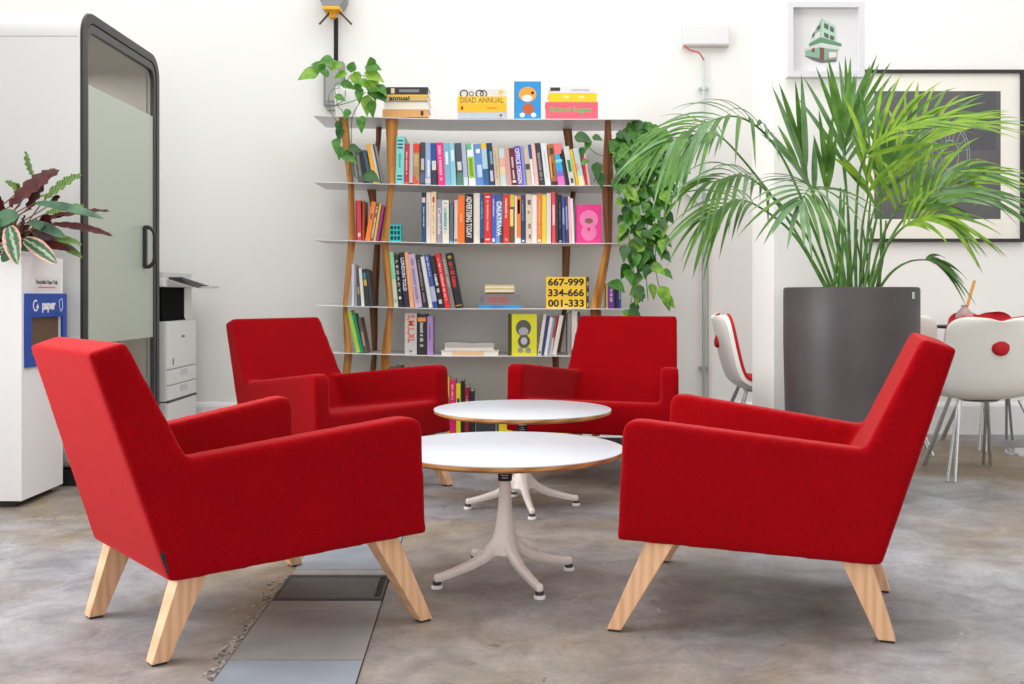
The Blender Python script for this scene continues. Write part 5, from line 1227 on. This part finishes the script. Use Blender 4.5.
# ------------------------------------------------------------------ dining chairs and table
M_SHELL = mat('white_chair_shell', (244, 243, 238), .35, noise=.01)
M_CPAD = mat('red_chair_pad', (196, 20, 34), .8, noise=.08, nscale=120)
PRF = [(-.275, .800), (-.262, .74), (-.245, .66), (-.225, .57), (-.200, .48), (-.165, .42), (-.10, .385), (0, .375), (.10, .385), (.19, .41), (.235, .425)]
def chair_surface(off, W, nu=44, nv=18, th=.02):
    cv = catmull([Vector((u, 0, z)) for u, z in PRF], 200)
    mb = MB(); rows = []
    for i_ in range(nu+1):
        s = .5-.5*math.cos(math.pi*i_/nu); k = min(200, int(round(s*200))); p = cv[k]
        tg = (cv[min(k+2, 200)]-cv[max(k-2, 0)]).normalized(); nr = Vector((-tg.z, 0, tg.x))     # towards the sitter
        if nr.x < 0 and s < .4: nr = -nr
        if s >= .4 and nr.z < 0: nr = -nr
        e = 0 if s < .5 else 0
        top = max(0, (.16-s)/.16); bot = max(0, (s-.84)/.16)
        cap = max(0., 1-max(top, bot)**2.4)**(1/2.4)
        w = W*(.50+.50*cap)*(1 if s < .45 else 1-.10*(s-.45))
        row_ = []
        for j in range(nv+1):
            v = -1+2*j/nv; a = abs(v)
            drop = .014*math.exp(-(v/.3)**2)*max(0, 1-s/.08)
            row_.append((p+nr*(.035*(a**2.2)+off)+Vector((0, 0, -drop)), nr, w*v))
        rows.append(row_)
    def V(q_, o_): return q_[0]+q_[1]*o_+Vector((0, q_[2], 0))
    vs = [V(c_, 0) for r_ in rows for c_ in r_]+[V(c_, th) for r_ in rows for c_ in r_]; N = (nu+1)*(nv+1); fs = []
    for i_ in range(nu):
        for j in range(nv):
            a = i_*(nv+1)+j; b = a+1; c = a+nv+2; e = a+nv+1
            fs += [(a, b, c, e), (N+a, N+e, N+c, N+b)]
    bd = [j for j in range(nv+1)]+[i_*(nv+1)+nv for i_ in range(1, nu+1)]+[nu*(nv+1)+j for j in range(nv-1, -1, -1)]+[i_*(nv+1) for i_ in range(nu-1, 0, -1)]
    for k in range(len(bd)):
        a, b = bd[k], bd[(k+1) % len(bd)]; fs.append((a, b, N+b, N+a))
    mb.add(vs, fs); return mb
def dining_chair(label, loc, rz, feet=None, W=.262):
    t = thing('dining_chair', label, 'chair', loc, rz, 'white dining chairs with red padding')
    me = chair_surface(0, W+.006, th=.022); obj('shell', me, M_SHELL, t, smooth=60)
    me = chair_surface(.0225, W, th=.018); obj('pad', me, M_CPAD, t, smooth=60)
    mb = MB(); R_ = Matrix.Translation((-.244, 0, .665)) @ Matrix.Rotation(math.radians(-76), 4, 'Y')
    pr_ = [(.002, .016), (.024, .013), (.042, .005), (.048, -.006), (.044, -.02)]
    mb.lathe(pr_[::-1], 28)
    mb.v = [tuple(R_ @ Vector(v)) for v in mb.v]; obj('button', mb, M_CPAD, t, smooth=60)
    ft = feet or [(-.24, -.22), (-.24, .22), (.22, -.20), (.22, .20)]
    for (u, v) in ft:
        mb = MB(); tu, tv = u*.42, v*.55
        dl = Vector((u, v, 0)); pe = Vector((-v, u, 0)).normalized()*.018
        mb.tube([(tu, tv, .385), (u, v, 0)], .0085, 10); mb.tube([(tu+pe.x*.3, tv+pe.y*.3, .385), (u+pe.x*2, v+pe.y*2, 0)], .0085, 10)
        obj('leg', mb, M_CHROME, t, smooth=60)
    mb = MB(); mb.lathe([(.05, .366), (.09, .37), (.1, .378)], 24); obj('hub', mb, M_CHROME, t)
    return t
PI = math.pi
# local +x is the direction the sitter faces
dining_chair('white dining chair with red button back, right edge, back towards us', (2.435, 5.38, 0), PI/2, feet=[(-.30, .29), (.2, -.155), (-.30, -.27), (.2, .2)], W=.255)
dining_chair('white dining chair mostly hidden between the planter and right front armchair', (2.165, 6.12, 0), PI/2)
dining_chair('red padded dining chair facing us beyond the black table', (gx(977, 6.55), 6.30, 0), -PI/2, W=.205)
dining_chair('white dining chair seen from its side, left of the white pier', (gx(713, 5.9)+.275, 5.92, 0), -.05)
tb = thing('dining_table', 'black-topped dining table with glass bottle on it, behind white chairs', 'table', (3.03, 5.98, 0))
mb = MB(); mb.lathe([(.575, .728), (.58, .732), (.58, .742), (.576, .745)], 64)
mb.v = [(v[0]*1.0, v[1]*.52, v[2]) for v in mb.v]; obj('tabletop', mb, mat('black_tabletop', (44, 42, 44), .3), tb, smooth=40)
mb = MB(); mb.tube([(0, 0, .02), (0, 0, .73)], .025, 16); mb.lathe([(.16, 0), (.155, .012), (.03, .022)], 32); obj('pedestal', mb, M_CHROME, tb, smooth=40)
# reed diffuser bottle
vl = at(964.5, 324, 5.9)
vz = thing('reed_diffuser', 'small pinkish glass bottle with one orange reed on the black table', 'bottle', (vl.x, vl.y, .7452))
gm = bpy.data.materials.new('pink_glass'); gm.use_nodes = True; b_ = gm.node_tree.nodes['Principled BSDF']; b_.inputs['Base Color'].default_value = lin((236, 212, 208))+(1,); b_.inputs['Transmission Weight'].default_value = .55; b_.inputs['Roughness'].default_value = .2
s = 5.9/F
mb = MB(); mb.lathe([(7*s, 0), (8*s, .002), (8.2*s, 9*s), (7.6*s, 13*s), (4*s, 16.5*s), (3*s, 18*s), (3*s, 20*s), (3.8*s, 20.6*s)], 32); obj('bottle', mb, gm, vz, smooth=50)
mb = MB(); mb.lathe([(7.0*s, .003), (7.2*s, 7*s)], 24); obj('liquid', mb, mat('peach_liquid', (236, 180, 140), .3), vz, smooth=50)
mb = MB(); mb.tube([(0, 0, 10*s), (10*s, 0, 45*s)], 1.5*s, 8); obj('reed', mb, mat('orange_reed', (240, 170, 80), .6), vz, smooth=50)

# ------------------------------------------------------------------ light and camera
SKYP, REARP, SIDEP, WORLDP = 235, 118, 100, .78
w = bpy.data.worlds.new('World'); scene.world = w; w.use_nodes = True
bg = w.node_tree.nodes['Background']; bg.inputs[0].default_value = (.98, .99, 1, 1); bg.inputs[1].default_value = WORLDP
def area(name, loc, rot, sx, sy, power, col=(1, 1, 1)):
    l = bpy.data.lights.new(name, 'AREA'); l.shape = 'RECTANGLE'; l.size = sx; l.size_y = sy; l.energy = power; l.color = col
    o = bpy.data.objects.new(name, l); COL.objects.link(o); o.location = loc; o.rotation_euler = rot; return o
area('skylight', (.4, 3.6, 5.2), (0, 0, 0), 8, 4.5, SKYP, (1, .995, .985))
area('rear_fill', (.5, -3.1, 1.7), (math.pi/2, 0, 0), 7, 2.6, REARP, (1, 1, 1))  # fill added behind the camera to brighten shelf bays; no window known there
area('side_window', (-3.55, 2.3, 1.9), (0, -math.pi/2, 0), 2.4, 2.6, SIDEP, (1, 1, 1)).data.spread = math.radians(105)
area('booth_lamp', (BX-.5, 5.46, 2.2), (0, 0, 0), .4, .3, 7, (1, .95, .9))
cam = bpy.data.cameras.new('Camera'); cam.sensor_width = 36; cam.lens = F*36/1024; cam.shift_y = -(342-HY)/1024
co = bpy.data.objects.new('Camera', cam); COL.objects.link(co); co.location = (0, 0, CZ); co.rotation_euler = (math.pi/2, 0, 0)
scene.camera = co
vs_ = scene.view_settings; vs_.view_transform = 'Standard'; vs_.look = 'None'; vs_.exposure = .05; vs_.gamma = 1; vs_.use_curve_mapping = False
